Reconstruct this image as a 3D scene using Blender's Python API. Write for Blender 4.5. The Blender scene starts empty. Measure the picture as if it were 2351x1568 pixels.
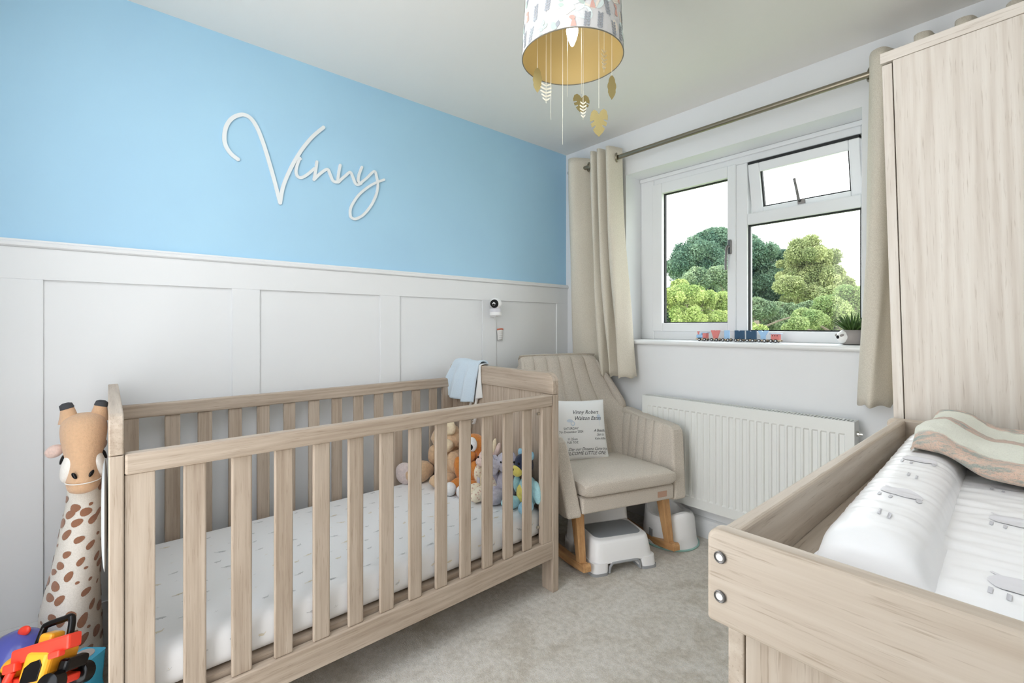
import bpy, bmesh, math, random
import numpy as np
from mathutils import Matrix, Vector, Euler, noise as mnoise

# ------------------------------------------------------------------ camera, sky, sun, exposure
SC = bpy.context.scene
COL = SC.collection
YAW = math.atan2(2404 - 1175.5, 1068.0)
cam_data = bpy.data.cameras.new('camera')
cam_data.sensor_width = 36.0
cam_data.lens = 36.0 * 1068.0 / 2351.0
cam_data.shift_y = -36.0 / 2351.0
cam_data.clip_start = 0.02
cam = bpy.data.objects.new('camera', cam_data)
cam.location = (2.28, -2.50, 1.17)
cam.rotation_euler = (math.pi / 2, 0, YAW)
COL.objects.link(cam)
SC.camera = cam

world = bpy.data.worlds.new('sky')
SC.world = world
world.use_nodes = True
wn, wl = world.node_tree.nodes, world.node_tree.links
wn.clear()
w_out = wn.new('ShaderNodeOutputWorld')
w_bg = wn.new('ShaderNodeBackground')
w_tc = wn.new('ShaderNodeTexCoord')
w_sep = wn.new('ShaderNodeSeparateXYZ')
w_ramp = wn.new('ShaderNodeValToRGB')
w_noise = wn.new('ShaderNodeTexNoise')
w_mix = wn.new('ShaderNodeMixRGB')
w_ramp.color_ramp.elements[0].position = 0.0
w_ramp.color_ramp.elements[0].color = (1.0, 0.985, 0.97, 1)
w_ramp.color_ramp.elements[1].position = 0.75
w_ramp.color_ramp.elements[1].color = (0.82, 0.89, 1.0, 1)
w_noise.inputs['Scale'].default_value = 2.2
w_noise.inputs['Detail'].default_value = 5
w_mix.inputs[2].default_value = (1.0, 1.0, 1.0, 1)
wl.new(w_tc.outputs['Generated'], w_sep.inputs[0])
wl.new(w_sep.outputs['Z'], w_ramp.inputs[0])
wl.new(w_tc.outputs['Generated'], w_noise.inputs['Vector'])
w_cr = wn.new('ShaderNodeMapRange')
w_cr.inputs[1].default_value = 0.42
w_cr.inputs[2].default_value = 0.72
w_cr.inputs[4].default_value = 0.75
wl.new(w_noise.outputs[0], w_cr.inputs[0])
wl.new(w_cr.outputs[0], w_mix.inputs[0])
wl.new(w_ramp.outputs[0], w_mix.inputs[1])
wl.new(w_mix.outputs[0], w_bg.inputs[0])
w_bg.inputs[1].default_value = 2.2
wl.new(w_bg.outputs[0], w_out.inputs[0])

SC.view_settings.view_transform = 'Standard'
SC.view_settings.look = 'None'
SC.view_settings.exposure = 0.93
SC.view_settings.gamma = 1.0
SC.view_settings.use_curve_mapping = False

random.seed(7)
RNG = np.random.default_rng(11)
PI = math.pi

# ------------------------------------------------------------------ mesh collector
class MB:
    def __init__(s):
        s.v, s.f = [], []
    def add(s, V, F):
        o = len(s.v)
        s.v += [tuple(p) for p in V]
        s.f += [tuple(i + o for i in q) for q in F]
        return s
    def box(s, x0, x1, y0, y1, z0, z1):
        V = [(x0, y0, z0), (x1, y0, z0), (x1, y1, z0), (x0, y1, z0), (x0, y0, z1), (x1, y0, z1), (x1, y1, z1), (x0, y1, z1)]
        return s.add(V, [(0, 3, 2, 1), (4, 5, 6, 7), (0, 1, 5, 4), (1, 2, 6, 5), (2, 3, 7, 6), (3, 0, 4, 7)])
    def prism(s, poly, axis, a, b):
        """polygon in the two other axes (cyclic order), extruded along axis from a to b"""
        def P(p, t):
            return {'x': (t, p[0], p[1]), 'y': (p[0], t, p[1]), 'z': (p[0], p[1], t)}[axis]
        n = len(poly)
        V = [P(p, a) for p in poly] + [P(p, b) for p in poly]
        F = [tuple(range(n - 1, -1, -1)), tuple(range(n, 2 * n))] + [(i, (i + 1) % n, n + (i + 1) % n, n + i) for i in range(n)]
        return s.add(V, F)
    def tube(s, pts, r, n=10, closed=False, flat=None):
        pts = [Vector(p) for p in pts]
        m = len(pts)
        rr = r if isinstance(r, (list, tuple)) else [r] * m
        V, F = [], []
        up = None
        for i, p in enumerate(pts):
            a = pts[(i - 1) % m] if (closed or i > 0) else p
            b = pts[(i + 1) % m] if (closed or i < m - 1) else p
            d = (b - a).normalized()
            if up is None:
                up = Vector((0, 0, 1)) if abs(d.z) < 0.9 else Vector((1, 0, 0))
            sx = d.cross(up)
            sx.normalize()
            up = sx.cross(d).normalized()
            for k in range(n):
                t = 2 * PI * k / n
                V.append(p + sx * (math.cos(t) * rr[i]) + up * (math.sin(t) * rr[i] * (flat or 1)))
        for i in range(m if closed else m - 1):
            for k in range(n):
                j = (i + 1) % m
                F.append((i * n + k, i * n + (k + 1) % n, j * n + (k + 1) % n, j * n + k))
        if not closed:
            F.append(tuple(range(n - 1, -1, -1)))
            F.append(tuple((m - 1) * n + k for k in range(n)))
        return s.add(V, F)
    def loft(s, secs, n=28, caps=True, power=2.0):
        """secs: (cx, cy, z, rx, ry): horizontal (super)ellipses stacked"""
        V, F = [], []
        for (cx, cy, z, rx, ry) in secs:
            for k in range(n):
                t = 2 * PI * k / n
                c, q = math.cos(t), math.sin(t)
                e = 2.0 / power
                V.append((cx + rx * math.copysign(abs(c) ** e, c), cy + ry * math.copysign(abs(q) ** e, q), z))
        m = len(secs)
        for i in range(m - 1):
            for k in range(n):
                F.append((i * n + k, i * n + (k + 1) % n, (i + 1) * n + (k + 1) % n, (i + 1) * n + k))
        if caps:
            F.append(tuple(range(n - 1, -1, -1)))
            F.append(tuple((m - 1) * n + k for k in range(n)))
        return s.add(V, F)
    def lathe(s, prof, n=32, c=(0, 0)):
        return s.loft([(c[0], c[1], z, max(r, 1e-5), max(r, 1e-5)) for r, z in prof], n)
    def ell(s, c, r, rot=(0, 0, 0), nu=24, nv=14, fuzz=0.0, fs=60.0):
        M = Euler(rot).to_matrix()
        c = Vector(c)
        V, F = [], []
        for i in range(nv + 1):
            th = PI * i / nv
            for k in range(nu):
                ph = 2 * PI * k / nu
                d = Vector((math.sin(th) * math.cos(ph), math.sin(th) * math.sin(ph), math.cos(th)))
                q = Vector((d.x * r[0], d.y * r[1], d.z * r[2]))
                if fuzz:
                    q *= 1 + fuzz * mnoise.noise((q + c * 3) * fs)
                V.append(M @ q + c)
        for i in range(nv):
            for k in range(nu):
                F.append((i * nu + k, (i + 1) * nu + k, (i + 1) * nu + (k + 1) % nu, i * nu + (k + 1) % nu))
        return s.add(V, F)
    def grid(s, fn, nu, nv, closeu=False):
        V = [tuple(fn(i / nu, j / nv)) for j in range(nv + 1) for i in range(nu + (0 if closeu else 1))]
        w = nu if closeu else nu + 1
        F = []
        for j in range(nv):
            for i in range(nu):
                i2 = (i + 1) % w
                F.append((j * w + i, j * w + i2, (j + 1) * w + i2, (j + 1) * w + i))
        return s.add(V, F)
    def xf(s, M):
        s.v = [tuple(M @ Vector(p)) for p in s.v]
        return s

WM = {}
def build(name, mb, mat, parent=None, local=False, smooth=True, bevel=0.0, seg=2, sub=0, solid=0.0, loc=None, rot=None, recalc=True):
    """one mesh object; vertices are world coordinates unless local=True"""
    me = bpy.data.meshes.new(name)
    me.from_pydata(mb.v, [], mb.f)
    if recalc:
        bm = bmesh.new()
        bm.from_mesh(me)
        bmesh.ops.remove_doubles(bm, verts=bm.verts, dist=1e-6)
        bmesh.ops.recalc_face_normals(bm, faces=bm.faces)
        bm.to_mesh(me)
        bm.free()
    me.update()
    o = bpy.data.objects.new(name, me)
    COL.objects.link(o)
    if mat is not None:
        me.materials.append(mat)
    if parent is not None:
        o.parent = parent
        if not local:
            me.transform(WM[parent.name].inverted())
        WM[o.name] = WM[parent.name]
    else:
        if loc is not None or rot is not None:
            M = Matrix.LocRotScale(Vector(loc or (0, 0, 0)), Euler(rot or (0, 0, 0)), None)
            o.matrix_world = M
            if not local:
                me.transform(M.inverted())
            WM[o.name] = M
        else:
            WM[o.name] = Matrix.Identity(4)
    if smooth:
        me.polygons.foreach_set('use_smooth', [True] * len(me.polygons))
        if not sub:
            for_angle(me)
    if solid:
        md = o.modifiers.new('solid', 'SOLIDIFY')
        md.thickness = solid
        md.offset = 0
    if bevel:
        md = o.modifiers.new('bevel', 'BEVEL')
        md.width = bevel
        md.segments = seg
        md.limit_method = 'ANGLE'
        md.angle_limit = math.radians(40)
        md.harden_normals = False
    if sub:
        md = o.modifiers.new('sub', 'SUBSURF')
        md.levels = md.render_levels = sub
    return o

def for_angle(me, ang=42):
    bm = bmesh.new()
    bm.from_mesh(me)
    lim = math.radians(ang)
    for e in bm.edges:
        if len(e.link_faces) == 2 and e.calc_face_angle(0) > lim:
            e.smooth = False
    bm.to_mesh(me)
    bm.free()

def tag(o, label=None, cat=None, group=None, kind=None):
    if label: o['label'] = label
    if cat: o['category'] = cat
    if group: o['group'] = group
    if kind: o['kind'] = kind
    return o

def thing(name, label, cat, loc=(0, 0, 0), rot=(0, 0, 0), group=None):
    o = bpy.data.objects.new(name, None)
    o.empty_display_size = 0.05
    COL.objects.link(o)
    o.location = loc
    o.rotation_euler = rot
    WM[o.name] = Matrix.LocRotScale(Vector(loc), Euler(rot), None)
    return tag(o, label, cat, group)

def copy_tree(o, parent=None):
    c = o.copy()
    COL.objects.link(c)
    c.parent = parent
    WM[c.name] = WM[o.name].copy()
    for ch in list(o.children):
        copy_tree(ch, c)
    return c

# ------------------------------------------------------------------ materials
def lin(c, k=1.0):
    out = []
    for x in c:
        x /= 255.0
        x = x / 12.92 if x <= 0.04045 else ((x + 0.055) / 1.055) ** 2.4
        out.append(min(x * k, 0.95))
    return tuple(out) + (1.0,)

class NT:
    def __init__(s, name):
        s.m = bpy.data.materials.new(name)
        s.m.use_nodes = True
        s.t = s.m.node_tree
        s.n, s.l = s.t.nodes, s.t.links
        s.b = s.n['Principled BSDF']
        s.out = s.n['Material Output']
    def node(s, typ, **kw):
        nd = s.n.new(typ)
        for k, v in kw.items():
            if k in nd.inputs: nd.inputs[k].default_value = v
            else: setattr(nd, k, v)
        return nd
    def link(s, a, b):
        s.l.new(a, b)
    def coords(s, scale=(1, 1, 1), which='Object', rnd=0.0):
        tc = s.node('ShaderNodeTexCoord')
        mp = s.node('ShaderNodeMapping')
        mp.inputs['Scale'].default_value = scale
        s.link(tc.outputs[which], mp.inputs['Vector'])
        if rnd:
            oi = s.node('ShaderNodeObjectInfo')
            mu = s.node('ShaderNodeMath', operation='MULTIPLY')
            mu.inputs[1].default_value = rnd
            s.link(oi.outputs['Random'], mu.inputs[0])
            cb = s.node('ShaderNodeCombineXYZ')
            for i in range(3): s.link(mu.outputs[0], cb.inputs[i])
            s.link(cb.outputs[0], mp.inputs['Location'])
        return mp.outputs[0]
    def noise(s, vec, scale=5, detail=3, rough=0.5, dist=0.0):
        nd = s.node('ShaderNodeTexNoise')
        nd.inputs['Scale'].default_value = scale
        nd.inputs['Detail'].default_value = detail
        nd.inputs['Roughness'].default_value = rough
        nd.inputs['Distortion'].default_value = dist
        if vec is not None: s.link(vec, nd.inputs['Vector'])
        return nd.outputs[0]
    def ramp(s, fac, stops):
        r = s.node('ShaderNodeValToRGB')
        el = r.color_ramp.elements
        el[0].position, el[0].color = stops[0]
        el[1].position, el[1].color = stops[-1]
        for p, c in stops[1:-1]:
            e = el.new(p)
            e.color = c
        s.link(fac, r.inputs[0])
        return r.outputs[0]
    def mix(s, fac, a, b, mode='MIX'):
        m = s.node('ShaderNodeMixRGB', blend_type=mode)
        for i, x in enumerate((fac, a, b)):
            if hasattr(x, 'is_output'): s.link(x, m.inputs[i])
            else: m.inputs[i].default_value = x
        return m.outputs[0]
    def bump(s, height, strength=0.2, dist=0.002):
        b = s.node('ShaderNodeBump')
        b.inputs['Strength'].default_value = strength
        b.inputs['Distance'].default_value = dist
        s.link(height, b.inputs['Height'])
        s.link(b.outputs[0], s.b.inputs['Normal'])
    def setup(s, rough=0.5, metal=0.0, spec=0.4, sheen=0.0):
        s.b.inputs['Roughness'].default_value = rough
        s.b.inputs['Metallic'].default_value = metal
        s.b.inputs['Specular IOR Level'].default_value = spec
        s.b.inputs['Sheen Weight'].default_value = sheen
        return s.m

K = 1.18     # photographed colour -> surface colour under this light
def plain(name, c, rough=0.5, metal=0.0, spec=0.4, k=K, var=0.0, vs=8.0, bump=0.0, bs=200.0, sheen=0.0, coat=0.0):
    t = NT(name)
    col = lin(c, k)
    if var:
        v = t.noise(t.coords(), vs, 4)
        a = tuple(max(0, x * (1 - var)) for x in col[:3]) + (1,)
        b = tuple(min(0.95, x * (1 + var)) for x in col[:3]) + (1,)
        t.link(t.ramp(v, [(0.3, a), (0.7, b)]), t.b.inputs['Base Color'])
    else:
        t.b.inputs['Base Color'].default_value = col
    if bump:
        t.bump(t.noise(t.coords(), bs, 3), bump)
    if coat:
        t.b.inputs['Coat Weight'].default_value = coat
    return t.setup(rough, metal, spec, sheen)

def wood(name, axis, dark, mid, light, fine=1.0, k=K, rough=0.45, contrast=1.0, figure=0.5):
    t = NT(name)
    i = 'xyz'.index(axis)
    def sc(a, b):
        q = [b, b, b]
        q[i] = a
        return tuple(q)
    fib = t.noise(t.coords(sc(2.2, 105 * fine), rnd=37.0), 1.0, 5, 0.62)
    pore = t.noise(t.coords(sc(14, 330 * fine), rnd=53.0), 1.0, 3, 0.6)
    fig = t.noise(t.coords(sc(0.9, 9 * fine), rnd=29.0), 1.6, 4, 0.55, 1.3)
    w = t.node('ShaderNodeTexWave', wave_type='BANDS')
    w.bands_direction = 'XYZ'[(i + 1) % 3]
    w.inputs['Scale'].default_value = 3.5 * fine
    w.inputs['Distortion'].default_value = 9
    w.inputs['Detail'].default_value = 3
    w.inputs['Detail Scale'].default_value = 1.2
    t.link(t.coords(sc(0.55, 4), rnd=31.0), w.inputs['Vector'])
    base = t.ramp(fib, [(0.28, lin(dark, k)), (0.5, lin(mid, k)), (0.74, lin(light, k))])
    figc = t.ramp(fig, [(0.3, lin(dark, k)), (0.6, lin(light, k))])
    c = t.mix(0.32 * figure * 2, base, figc)
    wv = t.ramp(w.outputs[0], [(0.0, lin(dark, k)), (0.5, lin(mid, k)), (1.0, lin(light, k))])
    c = t.mix(0.22 * contrast, c, wv)
    pc = t.ramp(pore, [(0.30, (0.72, 0.68, 0.64, 1)), (0.42, (1, 1, 1, 1))])
    c = t.mix(0.75 * contrast, c, pc, 'MULTIPLY')
    t.link(c, t.b.inputs['Base Color'])
    t.bump(pore, 0.12, 0.0006)
    return t.setup(rough, 0, 0.35)

def cloth(name, c, c2=None, scale=420, rough=0.9, bump=0.25, k=K, sheen=0.15, blotch=0.0, trans=0.0):
    t = NT(name)
    c2 = c2 or tuple(min(255, x * 1.06) for x in c)
    n = t.noise(t.coords(), scale, 3, 0.6)
    col = t.ramp(n, [(0.35, lin(c, k)), (0.65, lin(c2, k))])
    if blotch:
        b = t.noise(t.coords(), 6, 4)
        bc = t.ramp(b, [(0.3, (1 - blotch,) * 3 + (1,)), (0.7, (1, 1, 1, 1))])
        col = t.mix(1.0, col, bc, 'MULTIPLY')
    t.link(col, t.b.inputs['Base Color'])
    t.bump(n, bump, 0.0015)
    m = t.setup(rough, 0, 0.2, sheen)
    if trans:
        tr = t.node('ShaderNodeBsdfTranslucent')
        t.link(col, tr.inputs[0])
        mx = t.node('ShaderNodeMixShader')
        mx.inputs[0].default_value = trans
        t.link(t.b.outputs[0], mx.inputs[1])
        t.link(tr.outputs[0], mx.inputs[2])
        t.link(mx.outputs[0], t.out.inputs[0])
    return m

def plush(name, c, k=K, var=0.16, scale=90):
    t = NT(name)
    n = t.noise(t.coords(), scale, 5, 0.7)
    col = lin(c, k)
    a = tuple(x * (1 - var) for x in col[:3]) + (1,)
    b = tuple(min(0.95, x * (1 + var)) for x in col[:3]) + (1,)
    t.link(t.ramp(n, [(0.3, a), (0.7, b)]), t.b.inputs['Base Color'])
    t.bump(n, 0.7, 0.004)
    return t.setup(0.95, 0, 0.1, 0.35)

def emit(name, c, strength):
    t = NT(name)
    t.b.inputs['Emission Color'].default_value = lin(c)
    t.b.inputs['Emission Strength'].default_value = strength
    t.b.inputs['Base Color'].default_value = lin(c)
    return t.m

def glass_mat(name, refl=0.05):
    t = NT(name)
    tr = t.node('ShaderNodeBsdfTransparent')
    gl = t.node('ShaderNodeBsdfGlossy')
    gl.inputs['Roughness'].default_value = 0.02
    mx = t.node('ShaderNodeMixShader')
    mx.inputs[0].default_value = refl
    tr.inputs[0].default_value = (0.97, 0.985, 0.98, 1)
    t.link(tr.outputs[0], mx.inputs[1])
    t.link(gl.outputs[0], mx.inputs[2])
    t.link(mx.outputs[0], t.out.inputs[0])
    return t.m

def carpet_mat():
    t = NT('carpet')
    co = t.coords()
    fine = t.noise(co, 230, 4, 0.7)
    mid = t.noise(co, 42, 4, 0.65)
    big = t.noise(co, 5.0, 7, 0.72, 0.6)
    c = t.ramp(fine, [(0.25, lin((182, 172, 154), 1.62)), (0.75, lin((228, 219, 203), 1.62))])
    m = t.ramp(mid, [(0.32, (0.78, 0.77, 0.74, 1)), (0.62, (1.0, 1.0, 1.0, 1))])
    b = t.ramp(big, [(0.40, (0.80, 0.77, 0.72, 1)), (0.50, (0.95, 0.94, 0.92, 1)), (0.62, (1.0, 1.0, 1.0, 1))])
    c = t.mix(1.0, c, m, 'MULTIPLY')
    c = t.mix(1.0, c, b, 'MULTIPLY')
    t.link(c, t.b.inputs['Base Color'])
    ad = t.node('ShaderNodeMath', operation='ADD')
    t.link(fine, ad.inputs[0])
    t.link(mid, ad.inputs[1])
    t.bump(ad.outputs[0], 0.8, 0.006)
    return t.setup(0.97, 0, 0.08, 0.3)

M = {}
M['blue'] = plain('blue_wall_paint', (166, 206, 232), 0.6, var=0.02, vs=3)
M['white_wall'] = plain('white_wall_paint', (227, 229, 231), 0.6, var=0.012, vs=3)
M['panel'] = plain('white_satin_panel_paint', (223, 225, 226), 0.42, var=0.01, vs=2)
M['ceiling'] = plain('white_ceiling_paint', (228, 226, 222), 0.8, k=1.22)
M['carpet'] = carpet_mat()
M['upvc'] = plain('white_upvc', (228, 230, 233), 0.28, k=K)
M['sill'] = plain('white_gloss_sill', (230, 232, 234), 0.25)
M['gasket'] = plain('black_gasket', (28, 30, 32), 0.6)
M['rad'] = plain('white_radiator_enamel', (224, 226, 223), 0.3)
M['rad_dark'] = plain('radiator_inside', (60, 60, 58), 0.8)
M['chrome'] = plain('chrome', (215, 215, 212), 0.18, 1.0)
M['steel'] = plain('brushed_steel', (158, 150, 134), 0.34, 1.0, k=0.9)
M['pewter'] = plain('pewter_grey_metal', (132, 130, 128), 0.35, 0.9, k=0.8)
M['glass'] = glass_mat('window_glass', 0.018)
M['curtain'] = cloth('stone_curtain_linen', (197, 190, 176), (212, 206, 193), 300, 0.9, 0.15, trans=0.12, k=1.4)
CRIB = ((156, 138, 120), (184, 167, 149), (203, 189, 172))
CHG = ((186, 167, 146), (214, 199, 180), (231, 219, 203))
WRD = ((202, 190, 176), (223, 214, 202), (236, 230, 220))
for a in 'xyz':
    M['crib_' + a] = wood('taupe_oak_' + a, a, *CRIB, k=1.02)
    M['chg_' + a] = wood('pale_pink_oak_' + a, a, *CHG, fine=0.8, k=0.80, contrast=1.15)
    M['wrd_' + a] = wood('washed_oak_' + a, a, *WRD, fine=0.85, k=0.93)
    M['oak_' + a] = wood('honey_oak_' + a, a, (164, 118, 74), (192, 146, 98), (212, 170, 122), contrast=0.6, k=1.05)
M['crib_bolt'] = plain('crib_bolt_steel', (190, 186, 178), 0.3, 1.0)
M['sheet'] = cloth('white_cot_sheet', (236, 236, 236), (243, 243, 243), 300, 0.9, 0.08, k=1.3)
M['print_grey'] = plain('grey_print', (200, 201, 201), 0.9)
M['print_tan'] = plain('tan_print', (218, 210, 192), 0.9)
M['chair'] = cloth('oatmeal_chair_weave', (164, 155, 144), (197, 189, 178), 400, 0.95, 0.35, blotch=0.06, k=1.4)
M['leather'] = plain('pink_brown_leather_tag', (176, 142, 122), 0.6)
M['white_plastic'] = plain('white_plastic', (232, 234, 235), 0.3)
M['grey_rubber'] = plain('grey_rubber', (150, 152, 154), 0.7, bump=0.1)
M['stone_grip'] = plain('slate_grey_grip', (134, 138, 141), 0.8, bump=0.2)
M['teal_rim'] = plain('pale_teal_plastic', (150, 190, 182), 0.3)
M['black'] = plain('black_plastic', (9, 9, 10), 0.2, spec=0.3, k=1)
M['dark'] = plain('dark_fabric', (40, 38, 38), 0.8, k=1)
M['white_sign'] = plain('white_painted_board', (226, 230, 234), 0.5)

# ------------------------------------------------------------------ the setting
def struct(name, mb, mat, parent=None, **kw):
    o = build(name, mb, mat, parent, **kw)
    if parent is None:
        o['kind'] = 'structure'
    return o

struct('floor', MB().box(-0.1, 2.79, -2.95, 0.1, -0.12, 0.0), M['carpet'], smooth=False)
struct('ceiling', MB().box(-0.12, 2.9, -1.9, 0.28, 2.4, 2.5).box(-0.12, 1.0, -3.05, -1.9, 2.4, 2.5).box(2.0, 2.9, -3.05, -1.9, 2.4, 2.5).box(1.0, 2.0, -3.05, -2.6, 2.4, 2.5), M['ceiling'], smooth=False)  # unseen hole added over the near floor to let in fill daylight
wl_ = struct('wall_left', MB().box(-0.12, 0.0, -2.95, 0.0, 0.0, 2.4), M['blue'], smooth=False)
# painted panelling on the blue wall: each board a piece of its own
T_B, T_P = 0.016, 0.006
pan = MB().box(0, T_P, -2.95, 0.0, 0.0, 1.44)
build('backing_board', pan, M['panel'], wl_, smooth=False)
def board(nm, y0, y1, z0, z1, t=T_B):
    return build(nm, MB().box(T_P, t, y0, y1, z0, z1), M['panel'], wl_, smooth=False, bevel=0.0015, seg=2)
board('top_rail', -2.95, 0.0, 1.328, 1.436)
board('bottom_rail', -2.95, 0.0, 0.0, 0.16)
for y0, y1 in ((-0.112, 0.0), (-0.768, -0.662), (-1.435, -1.323), (-2.102, -1.996), (-2.777, -2.667)):
    board('stile', min(y0, y1), max(y0, y1), 0.16, 1.328)
prof = [(0.0, 1.436), (0.020, 1.436), (0.026, 1.441), (0.026, 1.452), (0.020, 1.456), (0.020, 1.462), (0.0, 1.464)]
build('dado_rail', MB().prism(prof, 'y', -2.95, 0.0), M['panel'], wl_, smooth=False)

# window wall with its deep reveal
RX0, RX1, RZ0, RZ1 = 0.515, 1.747, 1.055, 2.132
ww = MB()
ww.box(-0.12, RX0, 0.0, 0.26, 0.0, 2.4).box(RX1, 2.9, 0.0, 0.26, 0.0, 2.4)
ww.box(RX0, RX1, 0.0, 0.26, 0.0, RZ0).box(RX0, RX1, 0.0, 0.26, RZ1, 2.4)
struct('wall_window', ww, M['white_wall'], smooth=False)
struct('wall_right', MB().box(2.78, 2.9, -2.95, 0.0, 0.0, 2.4), M['white_wall'], smooth=False)
struct('wall_back', MB().box(-0.12, 0.78, -3.05, -2.95, 0.0, 2.4).box(1.76, 2.9, -3.05, -2.95, 0.0, 2.4), M['white_wall'], smooth=False)  # full-height gap behind the camera, added to admit extra daylight
sk = [(0.0, 0.0), (-0.016, 0.0), (-0.016, 0.085), (-0.012, 0.1), (-0.006, 0.108), (0.0, 0.11)]
struct('baseboard_window', MB().prism(sk, 'x', 0.017, 2.78), M['panel'], smooth=False)

sl = [(0.21, 1.055), (-0.018, 1.055), (-0.028, 1.060), (-0.032, 1.068), (-0.030, 1.076), (-0.022, 1.082), (0.21, 1.0845)]
struct('trim_1', MB().prism(sl, 'x', 0.53, 1.745), M['sill'])
build('sill_horn', MB().prism(sl[1:6] + [(-0.001, 1.0835), (-0.001, 1.055)], 'x', 0.512, 0.53), M['sill'], bpy.data.objects['trim_1'])
build('sill_horn', MB().prism(sl[1:6] + [(-0.001, 1.0835), (-0.001, 1.055)], 'x', 1.745, 1.765), M['sill'], bpy.data.objects['trim_1'])

# the window itself
win = thing('window_1', None, None, (1.14, 0.2, 1.086))
win['kind'] = 'structure'
FY0, FY1 = 0.166, 0.236
def rail(nm, x0, x1, z0, z1, y0=FY0, y1=FY1, par=win, bev=0.005):
    return build(nm, MB().box(x0, x1, y0, y1, z0, z1), M['upvc'], par, smooth=False, bevel=bev, seg=2)
rail('frame_jamb', 0.515, 0.612, 1.0835, 2.132)
rail('frame_jamb', 1.708, 1.747, 1.0835, 2.132)
rail('frame_head', 0.612, 1.708, 2.072, 2.130)
rail('frame_foot', 0.612, 1.708, 1.0835, 1.141)
rail('mullion', 1.132, 1.194, 1.141, 2.072)
rail('transom', 1.194, 1.708, 1.727, 1.788)
build('head_bead', MB().box(0.517, 1.745, 0.150, 0.166, 2.108, 2.131), M['upvc'], win, smooth=False, bevel=0.003)
def sash(nm, x0, x1, z0, z1, gx0, gx1, gz0, gz1, y0, y1, par):
    """a mitred opening light: stiles, rails, gasket and glass"""
    s = build(nm, MB().box(x0, gx0, y0, y1, z0, z1), M['upvc'], par, smooth=False, bevel=0.004)
    for q in (MB().box(gx1, x1, y0, y1, z0, z1), MB().box(gx0, gx1, y0, y1, z0, gz0), MB().box(gx0, gx1, y0, y1, gz1, z1)):
        build('sash_rail', q, M['upvc'], s, smooth=False, bevel=0.004)
    return s
def gasket(gx0, gx1, gz0, gz1, y, par, w=0.006):
    g = MB().box(gx0, gx0 + w, y - 0.01, y + 0.01, gz0, gz1).box(gx1 - w, gx1, y - 0.01, y + 0.01, gz0, gz1)
    g.box(gx0 + w, gx1 - w, y - 0.01, y + 0.01, gz0, gz0 + w).box(gx0 + w, gx1 - w, y - 0.01, y + 0.01, gz1 - w, gz1)
    return build('gasket', g, M['gasket'], par, smooth=False)
def pane(gx0, gx1, gz0, gz1, y, par):
    return build('pane', MB().box(gx0, gx1, y - 0.003, y + 0.003, gz0, gz1), M['glass'], par, smooth=False)
# side-hung casement
cs = sash('casement', 0.608, 1.136, 1.136, 2.076, 0.677, 1.090, 1.188, 2.010, 0.152, 0.205, win)
gasket(0.677, 1.090, 1.188, 2.010, 0.19, cs)
pane(0.679, 1.088, 1.19, 2.008, 0.192, cs)
h = MB().box(1.098, 1.116, 0.138, 0.152, 1.575, 1.655)
hd = build('handle', h, M['pewter'], cs, smooth=False, bevel=0.004)
hl = MB().tube([(1.107, 0.142, 1.615), (1.107, 0.118, 1.614), (1.104, 0.112, 1.60), (1.100, 0.112, 1.545), (1.098, 0.114, 1.50), (1.098, 0.116, 1.482)], [0.007, 0.008, 0.007, 0.006, 0.006, 0.007], 10)
build('handle_lever', hl, M['pewter'], cs)
# fixed light
gasket(1.194, 1.708, 1.141, 1.727, 0.19, win, 0.007)
pane(1.196, 1.706, 1.143, 1.725, 0.195, win)
# top-hung vent, standing open
VA = math.radians(13.0)
vent = thing('vent_sash', None, None, (1.451, 0.175, 2.062))
vent.parent = win
vent.matrix_parent_inverse = WM['window_1'].inverted()
vent.rotation_euler = (VA, 0, 0)
WM[vent.name] = Matrix.LocRotScale(Vector((1.451, 0.175, 2.062)), Euler((0, 0, 0)), None)
def vbox(nm, x0, x1, z0, z1, y0, y1, mat, bev=0.004):
    o = build(nm, MB().box(x0, x1, y0, y1, z0, z1), M[mat], vent, local=True, smooth=False, bevel=bev)
    return o
vbox('sash_rail', -0.252, -0.195, -0.276, -0.004, -0.02, 0.03, 'upvc')
vbox('sash_rail', 0.208, 0.252, -0.276, -0.004, -0.02, 0.03, 'upvc')
vbox('sash_rail', -0.195, 0.208, -0.276, -0.242, -0.02, 0.03, 'upvc')
vbox('sash_rail', -0.195, 0.208, -0.052, -0.004, -0.02, 0.03, 'upvc')
vbox('gasket', -0.195, -0.188, -0.242, -0.052, -0.005, 0.014, 'gasket', 0)
vbox('gasket', 0.201, 0.208, -0.242, -0.052, -0.005, 0.014, 'gasket', 0)
vbox('gasket', -0.188, 0.201, -0.242, -0.236, -0.005, 0.014, 'gasket', 0)
vbox('pane', -0.193, 0.206, -0.24, -0.054, 0.003, 0.009, 'glass', 0)
vbox('hinge_seal', -0.25, 0.25, -0.004, 0.009, -0.018, 0.02, 'gasket', 0)
build('handle', MB().tube([(-0.012, -0.022, -0.245), (-0.012, -0.038, -0.238), (-0.016, -0.042, -0.19), (-0.022, -0.042, -0.145), (-0.024, -0.04, -0.128)], [0.008, 0.007, 0.0065, 0.006, 0.0065], 10).box(-0.022, 0.012, -0.026, -0.018, -0.262, -0.238), M['pewter'], vent, local=True)
build('stay_arm', MB().tube([(1.201, 0.19, 2.03), (1.206, 0.215, 1.98), (1.202, 0.20, 1.93), (1.204, 0.232, 1.88)], 0.004, 8), M['steel'], win)
build('gasket', MB().box(1.194, 1.708, 0.2, 0.21, 2.062, 2.072), M['gasket'], win, smooth=False)

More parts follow.
